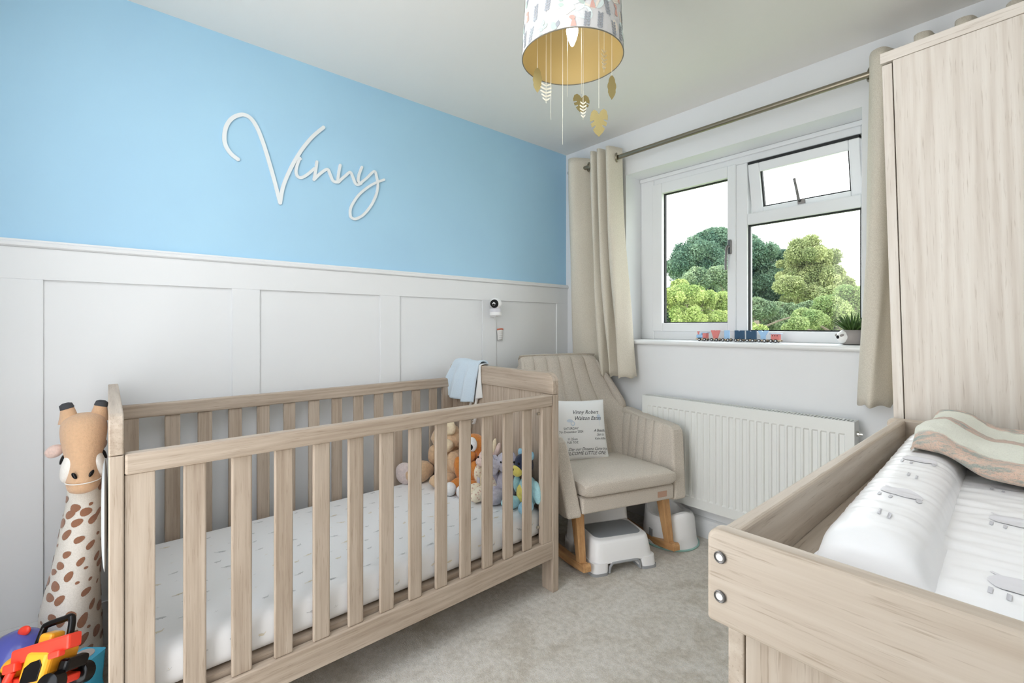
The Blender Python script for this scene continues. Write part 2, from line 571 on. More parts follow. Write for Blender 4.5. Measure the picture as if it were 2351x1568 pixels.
# ------------------------------------------------------------------ radiator
rad = thing('radiator', 'long white panel radiator with pressed vertical flutes under the window', 'radiator', (1.22, 0, 0.19))
X0, X1, Z0, Z1, YF = 0.705, 1.738, 0.19, 0.755, -0.102
def rad_front():
    mb = MB()
    nfl = 29
    xs, ds = [X0], [0.0]
    pitch = (X1 - X0 - 0.05) / nfl
    for k in range(nfl):
        c = X0 + 0.025 + pitch * (k + 0.5)
        for dx, d in ((-0.0125, 0), (-0.0085, 1), (0.0085, 1), (0.0125, 0)):
            xs.append(c + dx)
            ds.append(d)
    xs.append(X1)
    ds.append(0)
    zs = [(Z0, 0), (Z0 + 0.045, 0), (Z0 + 0.053, 1), (Z1 - 0.058, 1), (Z1 - 0.05, 0), (Z1, 0)]
    V = [(x, YF + 0.006 * d * e, z) for z, e in zs for x, d in zip(xs, ds)]
    n = len(xs)
    F = [(j * n + i, j * n + i + 1, (j + 1) * n + i + 1, (j + 1) * n + i) for j in range(len(zs) - 1) for i in range(n - 1)]
    return mb.add(V, F)
build('front_panel', rad_front(), M['rad'], rad, smooth=False, recalc=False)
build('back_panel', MB().box(X0, X1, -0.045, -0.03, Z0, Z1 - 0.01), M['rad'], rad, smooth=False)
build('side_panel', MB().box(X0 - 0.004, X0, YF, -0.03, Z0 + 0.01, Z1 + 0.004), M['rad'], rad, smooth=False)
build('side_panel', MB().box(X1, X1 + 0.004, YF, -0.03, Z0 + 0.01, Z1 + 0.004), M['rad'], rad, smooth=False)
g = MB().box(X0, X1, YF, YF + 0.012, Z1, Z1 + 0.004).box(X0, X1, -0.042, -0.03, Z1, Z1 + 0.004)
nb = 74
for k in range(nb + 1):
    x = X0 + (X1 - X0 - 0.006) * k / nb
    g.box(x, x + 0.0065, YF + 0.012, -0.042, Z1, Z1 + 0.004)
build('top_grille', g, M['rad'], rad, smooth=False)
build('convector_fins', MB().box(X0 + 0.01, X1 - 0.01, YF + 0.014, -0.05, Z0 + 0.02, Z1 - 0.03), M['rad_dark'], rad, smooth=False)
build('bottom_lip', MB().box(X0, X1, YF, YF + 0.02, Z0 - 0.004, Z0), M['rad'], rad, smooth=False)
build('bleed_valve', MB().tube([(X1 + 0.004, -0.066, 0.705), (X1 + 0.014, -0.066, 0.705)], 0.013, 12).tube([(X1 + 0.014, -0.066, 0.705), (X1 + 0.026, -0.066, 0.705)], 0.007, 10), M['chrome'], rad)
for xb in (0.95, 1.5):
    build('wall_bracket', MB().box(xb - 0.015, xb + 0.015, -0.03, -0.001, 0.30, 0.70), M['rad'], rad, smooth=False)
for xb in (0.73, 1.712):
    build('pipe', MB().tube([(xb, -0.06, 0.0), (xb, -0.06, 0.2)], 0.0075, 10), M['rad'], rad)

# ------------------------------------------------------------------ curtains and pole
pole = thing('curtain_pole', 'brushed steel curtain pole running above the window', 'curtain pole', (1.22, -0.095, 2.222))
build('rod', MB().tube([(0.135, -0.095, 2.222), (2.40, -0.095, 2.222)], 0.0135, 16), M['steel'], pole)
build('finial', MB().tube([(0.112, -0.095, 2.222), (0.118, -0.095, 2.222), (0.135, -0.095, 2.222)], [0.013, 0.018, 0.018], 16), M['steel'], pole)
build('finial', MB().tube([(2.40, -0.095, 2.222), (2.417, -0.095, 2.222), (2.423, -0.095, 2.222)], [0.018, 0.018, 0.013], 16), M['steel'], pole)
for xb in (0.31, 2.3):
    build('bracket', MB().tube([(xb, 0.0, 2.205), (xb, -0.095, 2.205)], 0.007, 10).tube([(xb, -0.006, 2.205), (xb, 0.0, 2.205)], 0.024, 16), M['steel'], pole)

def spline(P, n):
    P = [Vector(p) for p in P]
    out = []
    for i in range(len(P) - 1):
        a, b, c, d = P[max(i - 1, 0)], P[i], P[i + 1], P[min(i + 2, len(P) - 1)]
        for k in range(n):
            t = k / n
            out.append(0.5 * ((2 * b) + (c - a) * t + (2 * a - 5 * b + 4 * c - d) * t * t + (3 * b - a - 3 * c + d) * t ** 3))
    out.append(P[-1])
    return out

def curtain(name, label, top, bot, z1, z0, loc, eyelets, mid=None):
    t = thing(name, label, 'curtain', loc, group=None)
    A = spline([(x, y, 0) for x, y in top], 8)
    B = spline([(x, y, 0) for x, y in bot], 8)
    n = len(A) - 1
    NV = 34
    def fn(u, v):
        i = min(int(round(u * n)), n)
        w = v ** 1.7
        a = A[i] * (1 - w) + B[i] * w
        wob = 0.006 * math.sin(9 * v + i * 0.35) * v
        return (a.x + wob, a.y + 0.5 * wob, z1 + (z0 - z1) * v + (0.006 * math.sin(i * 0.5) if v > 0.98 else 0))
    build('cloth', MB().grid(fn, n, NV), M['curtain'], t, solid=0.004, recalc=False)
    for (x, y, ang) in eyelets:
        R = Matrix.Translation((x, y, 2.222)) @ Matrix.Rotation(ang, 4, 'Z')
        ring = MB().tube([R @ Vector((0, 0.026 * math.cos(2 * PI * k / 20), 0.026 * math.sin(2 * PI * k / 20))) for k in range(20)], 0.0055, 8, closed=True)
        build('eyelet', ring, M['steel'], t)
    return t
topL = [(0.140, -0.045), (0.142, -0.12), (0.175, -0.165), (0.215, -0.160), (0.255, -0.10), (0.30, -0.022), (0.335, -0.016), (0.352, -0.075), (0.352, -0.15), (0.372, -0.158), (0.385, -0.10), (0.395, -0.03), (0.410, -0.03), (0.408, -0.15), (0.428, -0.162), (0.442, -0.10), (0.455, -0.03), (0.47, -0.05), (0.468, -0.14), (0.492, -0.155), (0.512, -0.10), (0.522, -0.05)]
botL = [(0.115, -0.03), (0.135, -0.060), (0.17, -0.066), (0.23, -0.062), (0.285, -0.05), (0.33, -0.02), (0.385, -0.018), (0.412, -0.06), (0.418, -0.13), (0.436, -0.138), (0.458, -0.08), (0.47, -0.028), (0.488, -0.035), (0.492, -0.138), (0.512, -0.146), (0.530, -0.09), (0.545, -0.03), (0.56, -0.05), (0.558, -0.128), (0.588, -0.146), (0.618, -0.10), (0.636, -0.05)]
cl = curtain('curtain', 'stone linen eyelet curtain bunched behind the rocking chair', topL, botL, 2.288, 0.855, (0.36, -0.09, 0.855), [(0.288, -0.095, 0.9), (0.512, -0.095, 0.5)])
topR = [(1.79, -0.04), (1.795, -0.10), (1.815, -0.15), (1.85, -0.155), (1.875, -0.10), (1.90, -0.03), (1.935, -0.03), (1.945, -0.15), (1.985, -0.155), (2.0, -0.09), (2.02, -0.03), (2.055, -0.035), (2.06, -0.15), (2.1, -0.155), (2.12, -0.09), (2.14, -0.03), (2.18, -0.04), (2.19, -0.14), (2.225, -0.15), (2.25, -0.06)]
botR = [(1.755, -0.035), (1.758, -0.10), (1.785, -0.155), (1.82, -0.155), (1.845, -0.10), (1.865, -0.04), (1.90, -0.035), (1.93, -0.15), (1.975, -0.155), (1.99, -0.09), (2.02, -0.03), (2.055, -0.035), (2.06, -0.15), (2.1, -0.155), (2.12, -0.09), (2.14, -0.03), (2.18, -0.04), (2.19, -0.14), (2.225, -0.15), (2.25, -0.06)]
curtain('curtain', 'stone linen eyelet curtain hanging beside the tall wardrobe', topR, botR, 2.288, 0.84, (1.9, -0.09, 0.84), [(1.795, -0.095, 0.5), (1.89, -0.095, 0.9)])

# ------------------------------------------------------------------ garden beyond the glass
tag(build('lawn', MB().box(-45, 30, 0.6, 70, -2.9, -2.7), plain('lawn_green', (110, 130, 70), 0.95, var=0.2, vs=3), smooth=False), 'green lawn far below the window under the trees', 'lawn')
bpy.data.objects['lawn']['kind'] = 'structure'
def leaf_mat(name, c1, c2, tr=0.35):
    t = NT(name)
    at = t.node('ShaderNodeAttribute', attribute_name='hue')
    col = t.ramp(at.outputs['Fac'], [(0.0, lin(c1, 1.0)), (1.0, lin(c2, 1.0))])
    t.link(col, t.b.inputs['Base Color'])
    t.setup(0.6, 0, 0.25)
    x = t.node('ShaderNodeBsdfTranslucent')
    t.link(col, x.inputs[0])
    mx = t.node('ShaderNodeMixShader')
    mx.inputs[0].default_value = tr
    t.link(t.b.outputs[0], mx.inputs[1])
    t.link(x.outputs[0], mx.inputs[2])
    t.link(mx.outputs[0], t.out.inputs[0])
    return t.m
LEAF = {'deep': leaf_mat('blue_green_leaves', (78, 112, 92), (138, 164, 134)), 'lime': leaf_mat('lime_leaves', (126, 142, 92), (196, 202, 146)),
        'grey': leaf_mat('grey_green_leaves', (104, 130, 100), (164, 182, 140)), 'bright': leaf_mat('bright_leaves', (132, 158, 84), (204, 214, 140)), 'mid': leaf_mat('mid_green_leaves', (116, 146, 90), (188, 200, 138))}
BARK = plain('grey_brown_bark', (128, 118, 104), 0.9, var=0.2, vs=20, k=1)
def leaves(name, blobs, mat, parent, dens, size):
    P, Nn, Hu = [], [], []
    for (x, y, z, r) in blobs:
        for k in range(16):
            c = RNG.normal(size=3)
            c /= np.linalg.norm(c)
            c[2] = abs(c[2]) * 0.9 - 0.25
            rs = r * RNG.uniform(0.26, 0.46)
            ctr = np.array([x, y, z]) + c * (r * RNG.uniform(0.55, 0.85))
            if k == 15:      # the inner leaves behind the outer boughs
                rs, ctr = r * 0.62, np.array([x, y, z]) - np.array([0, 0, 0.1 * r])
            n = int(dens * rs * rs * (0.75 if k < 15 else 0.4))
            d = RNG.normal(size=(n, 3)) + np.array([0, 0, 0.35])
            d /= np.linalg.norm(d, axis=1)[:, None]
            rad = rs * RNG.uniform(0.55, 1.1, n)
            P.append(ctr + d * rad[:, None])
            Nn.append(d)
            Hu.append(np.clip(RNG.uniform(0.15, 0.85) + RNG.normal(0, 0.16, n), 0, 1))
    Hu = np.concatenate(Hu)
    P, Nn = np.concatenate(P), np.concatenate(Nn)
    n = len(P)
    q = Nn * 0.6 + RNG.normal(size=(n, 3)) * 0.7 + np.array([0, 0, 0.3])
    q /= np.linalg.norm(q, axis=1)[:, None]
    a = np.cross(q, RNG.normal(size=(n, 3)))
    a /= np.linalg.norm(a, axis=1)[:, None]
    b = np.cross(q, a)
    s = size * RNG.uniform(0.6, 1.3, n)[:, None]
    V = np.empty((n * 4, 3))
    V[0::4] = P - a * s
    V[1::4] = P - b * s * 0.5 + q * s * 0.15
    V[2::4] = P + a * s
    V[3::4] = P + b * s * 0.5 + q * s * 0.15
    V = V - np.array(WM[parent.name].translation)
    me = bpy.data.meshes.new(name)
    me.vertices.add(n * 4)
    me.vertices.foreach_set('co', V.ravel())
    me.loops.add(n * 4)
    me.loops.foreach_set('vertex_index', np.arange(n * 4))
    me.polygons.add(n)
    me.polygons.foreach_set('loop_start', np.arange(0, n * 4, 4))
    at = me.attributes.new('hue', 'FLOAT', 'FACE')
    at.data.foreach_set('value', Hu)
    me.update(calc_edges=True)
    me.validate()
    me.materials.append(mat)
    o = bpy.data.objects.new(name, me)
    COL.objects.link(o)
    o.parent = parent
    o['kind'] = 'stuff'
    return o
TREES = [
    ('tall_tree', 'broad blue-green tree with a rounded crown seen through both panes', 'deep', [(-11.02, 21.3, 4.44, 1.01), (-10.63, 22.5, 5.16, 1.35), (-10.76, 25.14, 6.04, 1.36), (-9.68, 25.3, 5.84, 1.28), (-8.28, 24.51, 5.09, 1.15), (-8.15, 26.32, 5.13, 0.95), (-11.19, 23.06, 3.89, 1.26), (-9.72, 23.17, 4.03, 1.45), (-9.38, 26.39, 3.98, 1.43), (-7.83, 25.12, 3.41, 1.08), (-8.75, 25.42, 2.37, 1.25), (-9.59, 25.09, 2.64, 1.27), (-10.29, 23.86, 2.62, 1.25), (-7.7, 25.6, 3.9, 1.0), (-7.3, 25.3, 2.7, 1.1)]),
    ('lime_tree', 'sunlit yellow-green tree with bare branches showing, above the shrubs', 'lime', [(-5.29, 22.68, 4.67, 0.96), (-4.93, 23.69, 4.31, 0.89), (-6.02, 23.32, 4.28, 0.78), (-4.2, 22.71, 3.34, 0.68), (-5.07, 23.18, 3.43, 1.01), (-4.21, 24.36, 3.13, 0.55), (-5.48, 21.27, 2.94, 0.72), (-4.06, 21.73, 2.29, 0.77), (-5.85, 23.59, 2.43, 0.78), (-5.9, 22.6, 3.4, 0.75), (-5.0, 22.6, 2.6, 0.8)]),
    ('small_tree', 'low grey-green tree filling the dip below the tall tree', 'grey', [(-5.91, 13.36, 2.77, 0.53), (-5.42, 13.98, 2.85, 0.56), (-5.53, 15.65, 2.64, 0.6), (-6.52, 13.55, 2.5, 0.48), (-4.58, 15.43, 1.69, 0.57), (-4.34, 16.64, 1.71, 0.53), (-2.958, 15.44, 1.67, 0.42), (-4.4, 16.37, 1.14, 0.59)]),
    ('leafy_shrub', 'bright yellow-green shrub outside the side-hung pane', 'bright', [(-3.54, 7.32, 1.76, 0.41), (-3.08, 7.28, 1.84, 0.37), (-3.15, 8.34, 1.78, 0.42), (-3.01, 9.05, 1.69, 0.39), (-2.952, 7.24, 1.3, 0.42), (-3.24, 8.18, 1.25, 0.44), (-2.63, 8.22, 1.2, 0.4), (-3.59, 8.0, 2.16, 0.21)]),
    ('leafy_shrub', 'small lime shrub low outside the fixed pane beside the mullion', 'bright', [(-1.4, 6.57, 1.136, 0.18), (-1.08, 6.15, 1.09, 0.17), (-1.24, 6.92, 0.97, 0.18)]),
    ('leafy_shrub', 'wide green shrub outside the fixed pane behind the planter', 'mid', [(-1.51, 11.78, 1.55, 0.48), (-1.14, 12.26, 1.84, 0.46), (-0.93, 12.8, 1.96, 0.42), (-1.7, 11.06, 1.31, 0.42), (-1.32, 12.21, 1.21, 0.51), (-1.03, 12.82, 1.26, 0.49), (-1.78, 10.24, 1.13, 0.32), (-0.67, 13.16, 1.73, 0.47)]),
    ('garden_hedge', 'dark green overgrown hedge behind the shrubs and trees outside', 'deep', [(-15.18, 25.6, 2.67, 1.48), (-13.68, 26.44, 3.0, 1.45), (-12.05, 26.9, 2.88, 1.41), (-11.22, 28.94, 3.16, 1.44), (-9.76, 29.53, 2.47, 1.41), (-9.05, 32.19, 3.06, 1.47), (-7.71, 33.06, 2.52, 1.45), (-6.8, 35.52, 2.65, 1.49), (-5.34, 35.66, 2.85, 1.44), (-14.55, 25.93, 1.57, 1.53), (-13.24, 27.07, 1.42, 1.51), (-12.35, 29.07, 1.57, 1.55), (-10.97, 30.05, 1.0, 1.53), (-9.43, 30.45, 0.98, 1.48), (-8.72, 33.23, 1.6, 1.55), (-7.41, 34.24, 1.61, 1.53), (-6.1, 35.12, 1.3, 1.51), (-4.78, 35.72, 1.38, 1.48)]),
]
for (nm, lab, kind, blobs) in TREES:
    bx = sum(b[0] for b in blobs) / len(blobs)
    by = sum(b[1] for b in blobs) / len(blobs)
    zl = min(b[2] for b in blobs)
    big = max(b[3] for b in blobs)
    t = thing(nm, lab, 'hedge' if 'hedge' in nm else 'tree' if 'tree' in nm else 'shrub', (bx, by, -2.7), group='trees and shrubs outside the window')
    low = [(bx + random.uniform(-1.2, 1.2) * big, by + random.uniform(-0.5, 1.0) * big, zl - big * f, big * 1.2) for f in (0.5, 0.9, 1.3, 1.8)]
    far = {'garden_hedge': (3200, 0.09), 'tall_tree': (6000, 0.068), 'lime_tree': (10000, 0.055), 'small_tree': (17000, 0.042)}.get(nm, (40000, 0.027))
    leaves('foliage', blobs + ([] if 'hedge' in nm else low if 'tree' not in nm else low[:3]), LEAF[kind], t, *far)
    build('trunk', MB().tube([(bx, by, -2.7), (bx + 0.1, by, (zl - 2.7) / 2), (bx, by, zl + 0.3)], [0.12 * big + 0.06, 0.1 * big + 0.05, 0.06 * big + 0.03], 10), BARK, t)
    for (x, y, z, r) in blobs:
        p0 = Vector((bx, by, max(zl - 0.3, -1.5)))
        p1 = Vector((x, y, z))
        md = p0.lerp(p1, 0.55) + Vector((random.uniform(-0.2, 0.2), random.uniform(-0.2, 0.2), 0.1)) * r
        build('branch', MB().tube([p0, md, p1, p1 + Vector((random.uniform(-1, 1), random.uniform(-1, 1), 0.9)) * r * 0.6], [0.05 * big + 0.02, 0.035 * big + 0.015, 0.025 * big + 0.01, 0.01], 6), BARK, t)

# ------------------------------------------------------------------ name sign on the blue wall
def ribbon(mb, pts, hw, x0, x1):
    """flat stroke in the wall plane with rounded ends and real thickness"""
    P = spline([(0, y, z) for y, z in pts], 8)
    L, Rr = [], []
    for i, p in enumerate(P):
        d = (P[min(i + 1, len(P) - 1)] - P[max(i - 1, 0)]).normalized()
        nrm = Vector((0, -d.z, d.y))
        L.append(p + nrm * hw)
        Rr.append(p - nrm * hw)
    d1 = (P[-1] - P[-2]).normalized()
    d0 = (P[0] - P[1]).normalized()
    def cap(p, d):
        a0 = math.atan2(d.z, d.y)
        return [p + Vector((0, math.cos(a0 + t), math.sin(a0 + t))) * hw for t in (PI / 3, PI / 6, 0, -PI / 6, -PI / 3)]
    n = len(P)
    V = [(x1, p.y, p.z) for p in L] + [(x1, p.y, p.z) for p in Rr] + [(x0, p.y, p.z) for p in L] + [(x0, p.y, p.z) for p in Rr]
    F = []
    for i in range(n - 1):
        F += [(i, i + 1, n + i + 1, n + i), (2 * n + i, 3 * n + i, 3 * n + i + 1, 2 * n + i + 1), (i, 2 * n + i, 2 * n + i + 1, i + 1), (n + i, n + i + 1, 3 * n + i + 1, 3 * n + i)]
    mb.add(V, F)
    for p, d in ((P[-1], d1), (P[0], d0)):
        c = cap(p, d)
        s = Vector((0, -d.z, d.y)) * hw
        mb.prism([((q.y), (q.z)) for q in [p + s] + c + [p - s]], 'x', x0, x1)
    return mb
STROKES = [
  ([(-2.079, 1.883), (-2.104, 1.9), (-2.124, 1.93), (-2.129, 1.967), (-2.121, 2.015), (-2.098, 2.055), (-2.063, 2.079), (-2.032, 2.074), (-2.006, 2.04), (-1.982, 1.981), (-1.959, 1.905), (-1.935, 1.818), (-1.912, 1.725)], 0.0078),
  ([(-1.912, 1.725), (-1.901, 1.795), (-1.88, 1.859), (-1.851, 1.927), (-1.814, 1.997), (-1.77, 2.063), (-1.72, 2.12)], 0.0078),
  ([(-1.828, 1.947), (-1.84, 1.91), (-1.844, 1.882), (-1.838, 1.862), (-1.822, 1.858), (-1.796, 1.877), (-1.762, 1.914)], 0.0065),
  ([(-1.838, 1.952), (-1.824, 1.944)], 0.0055),
  ([(-1.751, 1.948), (-1.756, 1.909), (-1.764, 1.861)], 0.0065),
  ([(-1.764, 1.861), (-1.735, 1.896), (-1.702, 1.923), (-1.688, 1.9), (-1.676, 1.875), (-1.66, 1.87), (-1.644, 1.876)], 0.0065),
  ([(-1.64, 1.957), (-1.648, 1.913), (-1.652, 1.873)], 0.0065),
  ([(-1.65, 1.872), (-1.615, 1.91), (-1.59, 1.933), (-1.575, 1.908), (-1.565, 1.885), (-1.552, 1.879), (-1.534, 1.889)], 0.0065),
  ([(-1.53, 1.972), (-1.545, 1.931), (-1.549, 1.899), (-1.539, 1.888)], 0.0065),
  ([(-1.541, 1.886), (-1.504, 1.923), (-1.464, 1.965), (-1.45, 1.934), (-1.445, 1.9), (-1.452, 1.852), (-1.481, 1.787), (-1.526, 1.729), (-1.567, 1.704)], 0.0061),
  ([(-1.549, 1.711), (-1.567, 1.704), (-1.583, 1.708), (-1.59, 1.722), (-1.586, 1.761), (-1.552, 1.821), (-1.504, 1.872), (-1.459, 1.906), (-1.411, 1.933)], 0.0061)]
sg = MB()
for i_, (pts, hw) in enumerate(STROKES):
    ribbon(sg, pts, hw, 0.002, 0.009 + 0.0002 * i_)
tag(build('name_sign', sg, M['white_sign'], smooth=False, loc=(0.0, -1.77, 1.9)), 'white cut-out name sign in looping script on the blue wall', 'wall sign')

# ------------------------------------------------------------------ cot bed
CY0, CY1, CX0, CX1 = -2.4985, -0.993, 0.045, 0.862       # outer ends, back and front
crib = thing('cot_bed', 'taupe oak cot bed with slatted sides along the panelled wall', 'cot', (0.45, -1.75, 0.0))
def end_profile(x0, x1, z0, z1, r=0.045, n=6):
    P = [(x0, z0), (x1, z0)]
    P += [(x1 - r + r * math.cos(t), z1 - r + r * math.sin(t)) for t in [PI / 2 * k / n for k in range(n + 1)]]
    P += [(x0 + r + r * math.cos(t), z1 - r + r * math.sin(t)) for t in [PI / 2 + PI / 2 * k / n for k in range(n + 1)]]
    return P
for (ya, yb, s) in ((CY0, CY0 + 0.0275, 1), (CY1 - 0.036, CY1, -1)):
    e = build('end_top_rail', MB().prism(end_profile(CX0, CX1, 0.868, 0.962), 'y', ya, yb), M['crib_x'], crib, smooth=False, bevel=0.003)
    for (xa, xb) in ((CX0, CX0 + 0.07), (CX1 - 0.07, CX1)):
        build('post', MB().box(xa, xb, ya, yb, 0.0, 0.8665), M['crib_z'], crib, smooth=False, bevel=0.003)
    build('end_panel', MB().box(CX0 + 0.07, CX1 - 0.07, ya + 0.007, yb - 0.007, 0.20, 0.868), M['crib_z'], crib, smooth=False)
    build('end_bottom_rail', MB().box(CX0 + 0.07, CX1 - 0.07, ya + 0.004, yb - 0.004, 0.155, 0.24), M['crib_x'], crib, smooth=False, bevel=0.002)
YI0, YI1 = CY0 + 0.0282, CY1 - 0.0367
slat = None
def side(xa, xb, back):
    zt = 0.868 if not back else 0.878
    build('top_rail', MB().box(xa - 0.004, xb + 0.004, YI0, YI1, zt - 0.05, zt), M['crib_y'], crib, smooth=False, bevel=0.006, seg=3)
    build('bottom_rail', MB().box(xa - 0.002, xb + 0.002, YI0, YI1, 0.150, 0.228), M['crib_y'], crib, smooth=False, bevel=0.003)
    for (y0, y1) in ((YI0, YI0 + 0.058), (YI1 - 0.060, YI1)):
        build('side_post', MB().box(xa + 0.001, xb - 0.001, y0, y1, 0.228, zt - 0.05), M['crib_z'], crib, smooth=False, bevel=0.002)
    for k in range(12):
        yc = -2.331 + 0.10553 * k + (0.0 if not back else 0.02)
        sl = build('slat', MB().box(xa + 0.006, xb - 0.006, yc - 0.0245, yc + 0.0245, 0.228, zt - 0.049), M['crib_z'], crib, smooth=False, bevel=0.004)
side(0.832, 0.858, False)
side(0.052, 0.078, True)
for z in (0.79, 0.30):
    build('bolt', MB().tube([(0.838, YI1 - 0.0615, z), (0.838, YI1 - 0.075, z)], 0.006, 10), M['crib_bolt'], crib)
build('mattress_base', MB().box(0.084, 0.826, YI0 + 0.004, YI1 - 0.004, 0.222, 0.242), M['crib_y'], crib, smooth=False)
for (x, y) in ((0.12, -2.46), (0.12, -1.04), (0.79, -2.46), (0.79, -1.04)):
    pass

# mattress in its printed sheet
MZ0, MZ1 = 0.243, 0.362
MX0, MX1, MY0, MY1 = 0.088, 0.822, -2.462, -1.034
mt = thing('cot_mattress', 'cot mattress in a white fitted sheet with faint grey animal print', 'mattress', (0.455, -1.75, MZ0))
def matt_pt(u, v):
    """u around x section, v along the length; a softly rounded slab"""
    prof = []
    r = 0.035
    return None
mm = MB()
def rbox(mb, x0, x1, y0, y1, z0, z1, r, n=5, crown=0.0, wob=0.0, nx=14, ny=14):
    """slab with rounded long edges: stack of inset rounded rectangles"""
    def ring(ins, z):
        P = []
        rc = max(r - ins * 0.5, 0.006)
        for (cx, cy, a0) in ((x1 - ins - rc, y1 - ins - rc, 0), (x0 + ins + rc, y1 - ins - rc, PI / 2), (x0 + ins + rc, y0 + ins + rc, PI), (x1 - ins - rc, y0 + ins + rc, 1.5 * PI)):
            for k in range(n + 1):
                a = a0 + PI / 2 * k / n
                P.append((cx + rc * math.cos(a), cy + rc * math.sin(a), z))
        return P
    rings = []
    for k in range(n + 1):
        a = PI / 2 * k / n
        rings.append(ring(r * (1 - math.sin(a)), z0 + r * (1 - math.cos(a))))
    for k in range(n + 1):
        a = PI / 2 * k / n
        rings.append(ring(r * (1 - math.cos(a)), z1 - r * (1 - math.sin(a))))
    m = len(rings[0])
    V = [p for q in rings for p in q]
    if wob:
        V = [(p[0] + wob * mnoise.noise(Vector(p) * 9), p[1] + wob * mnoise.noise(Vector(p) * 9 + Vector((5, 0, 0))), p[2] + wob * mnoise.noise(Vector(p) * 7)) for p in V]
    F = []
    for i in range(len(rings) - 1):
        for k in range(m):
            F.append((i * m + k, i * m + (k + 1) % m, (i + 1) * m + (k + 1) % m, (i + 1) * m + k))
    F.append(tuple(range(m - 1, -1, -1)))
    F.append(tuple((len(rings) - 1) * m + k for k in range(m)))
    return mb.add(V, F)
build('sheet', rbox(mm, MX0, MX1, MY0, MY1, MZ0, MZ1, 0.04, 6), M['sheet'], mt)
# printed motifs: little swimming and walking animals
def motif(kind):
    if kind == 0:   # long low animal with a tail
        body = [(0.5 * math.cos(t) * (1 + 0.25 * math.cos(t)), 0.16 * math.sin(t)) for t in [2 * PI * k / 12 for k in range(12)]]
        return [body, [(-0.35, 0.05), (-0.8, 0.2), (-0.75, 0.05), (-0.35, -0.05)], [(0.2, -0.08), (0.28, -0.3), (0.34, -0.3), (0.32, -0.05)], [(-0.15, -0.08), (-0.1, -0.3), (-0.02, -0.3), (-0.05, -0.06)]]
    if kind == 1:   # bird tracks
        return [[(0, -0.06), (0.5, 0.28), (0.52, 0.2), (0.04, -0.12)], [(0, -0.06), (-0.1, 0.45), (0.0, 0.45), (0.04, -0.1)], [(0.0, -0.06), (-0.5, 0.1), (-0.5, 0.02), (0.0, -0.14)]]
    body = [(0.5 * math.cos(t), 0.22 * math.sin(t)) for t in [2 * PI * k / 12 for k in range(12)]]
    return [body, [(0.3, 0.1), (0.55, 0.5), (0.66, 0.48), (0.45, 0.05)], [(-0.2, -0.15), (-0.25, -0.4), (-0.15, -0.4), (-0.1, -0.15)]]
mg, mtan = MB(), MB()
yy = MY0 + 0.07
row = 0
while yy < MY1 - 0.03:
    xx = MX0 + 0.06 + (0.035 if row % 2 else 0)
    while xx < MX1 - 0.03:
        kind = random.choice([0, 0, 1, 2])
        s = {0: 0.024, 1: 0.011, 2: 0.017}[kind] * random.uniform(0.8, 1.15)
        a = PI / 2 + random.uniform(-0.35, 0.35)
        tgt = mtan if random.random() < 0.25 else mg
        px, py = xx + random.uniform(-.012, .012), yy + random.uniform(-.012, .012)
        for poly in motif(kind):
            V = [(px + s * (x * math.cos(a) - y * math.sin(a)), py + s * (x * math.sin(a) + y * math.cos(a)), MZ1 + 0.0007) for x, y in poly]
            tgt.add(V, [tuple(range(len(V)))])
        xx += 0.075
    yy += 0.062
    row += 1
# a few on the front face too
yy = MY0 + 0.08
while yy < MY1 - 0.06:
    kind = random.choice([0, 1, 2])
    s = {0: 0.022, 1: 0.012, 2: 0.016}[kind]
    a = random.uniform(-0.4, 0.4)
    zc = random.uniform(MZ0 + 0.045, MZ1 - 0.045)
    for poly in motif(kind):
        V = [(MX1 + 0.0007, yy + s * (x * math.cos(a) - y * math.sin(a)), zc + s * (x * math.sin(a) + y * math.cos(a))) for x, y in poly]
        (mtan if random.random() < 0.3 else mg).add(V, [tuple(range(len(V)))])
    yy += 0.07
tag(build('printed_animals', mg, M['print_grey'], mt, smooth=False, recalc=False), kind='stuff')
tag(build('printed_animals', mtan, M['print_tan'], mt, smooth=False, recalc=False), kind='stuff')

# ------------------------------------------------------------------ wardrobe (leans a touch forward on the carpet)
wd = thing('wardrobe', 'tall washed-oak wardrobe standing beside the window, past the changing unit', 'wardrobe', (2.058, -1.045, 0.0), (0, -0.0265, 0))
def wbox(nm, x0, x1, y0, y1, z0, z1, ax, bev=0.0012):
    return build(nm, MB().box(x0, x1, y0, y1, z0, z1), M['wrd_' + ax], wd, local=True, smooth=False, bevel=bev)
wbox('side_panel', 0.0215, 0.56, 0.0, 0.018, 0.0, 1.822, 'z')
wbox('side_panel', 0.0215, 0.56, 0.762, 0.78, 0.0, 1.822, 'z')
wbox('top_panel', -0.003, 0.56, -0.002, 0.782, 1.8225, 1.848, 'x')
wbox('back_panel', 0.55, 0.56, 0.018, 0.762, 0.05, 1.822, 'z')
wbox('base_panel', 0.03, 0.55, 0.018, 0.762, 0.05, 0.068, 'x')
for k in range(2):
    d = wbox('door', 0.0, 0.0195, 0.0 + 0.391 * k, 0.388 + 0.391 * k, 0.07, 1.817, 'z')
    yh = 0.35 if k == 0 else 0.43
    build('handle', MB().tube([(0, yh, 0.95), (-0.02, yh, 0.95), (-0.02, yh, 1.08), (0, yh, 1.08)], 0.005, 8), M['steel'], d, local=True)
wbox('plinth', 0.03, 0.05, 0.018, 0.762, 0.0, 0.05, 'y')

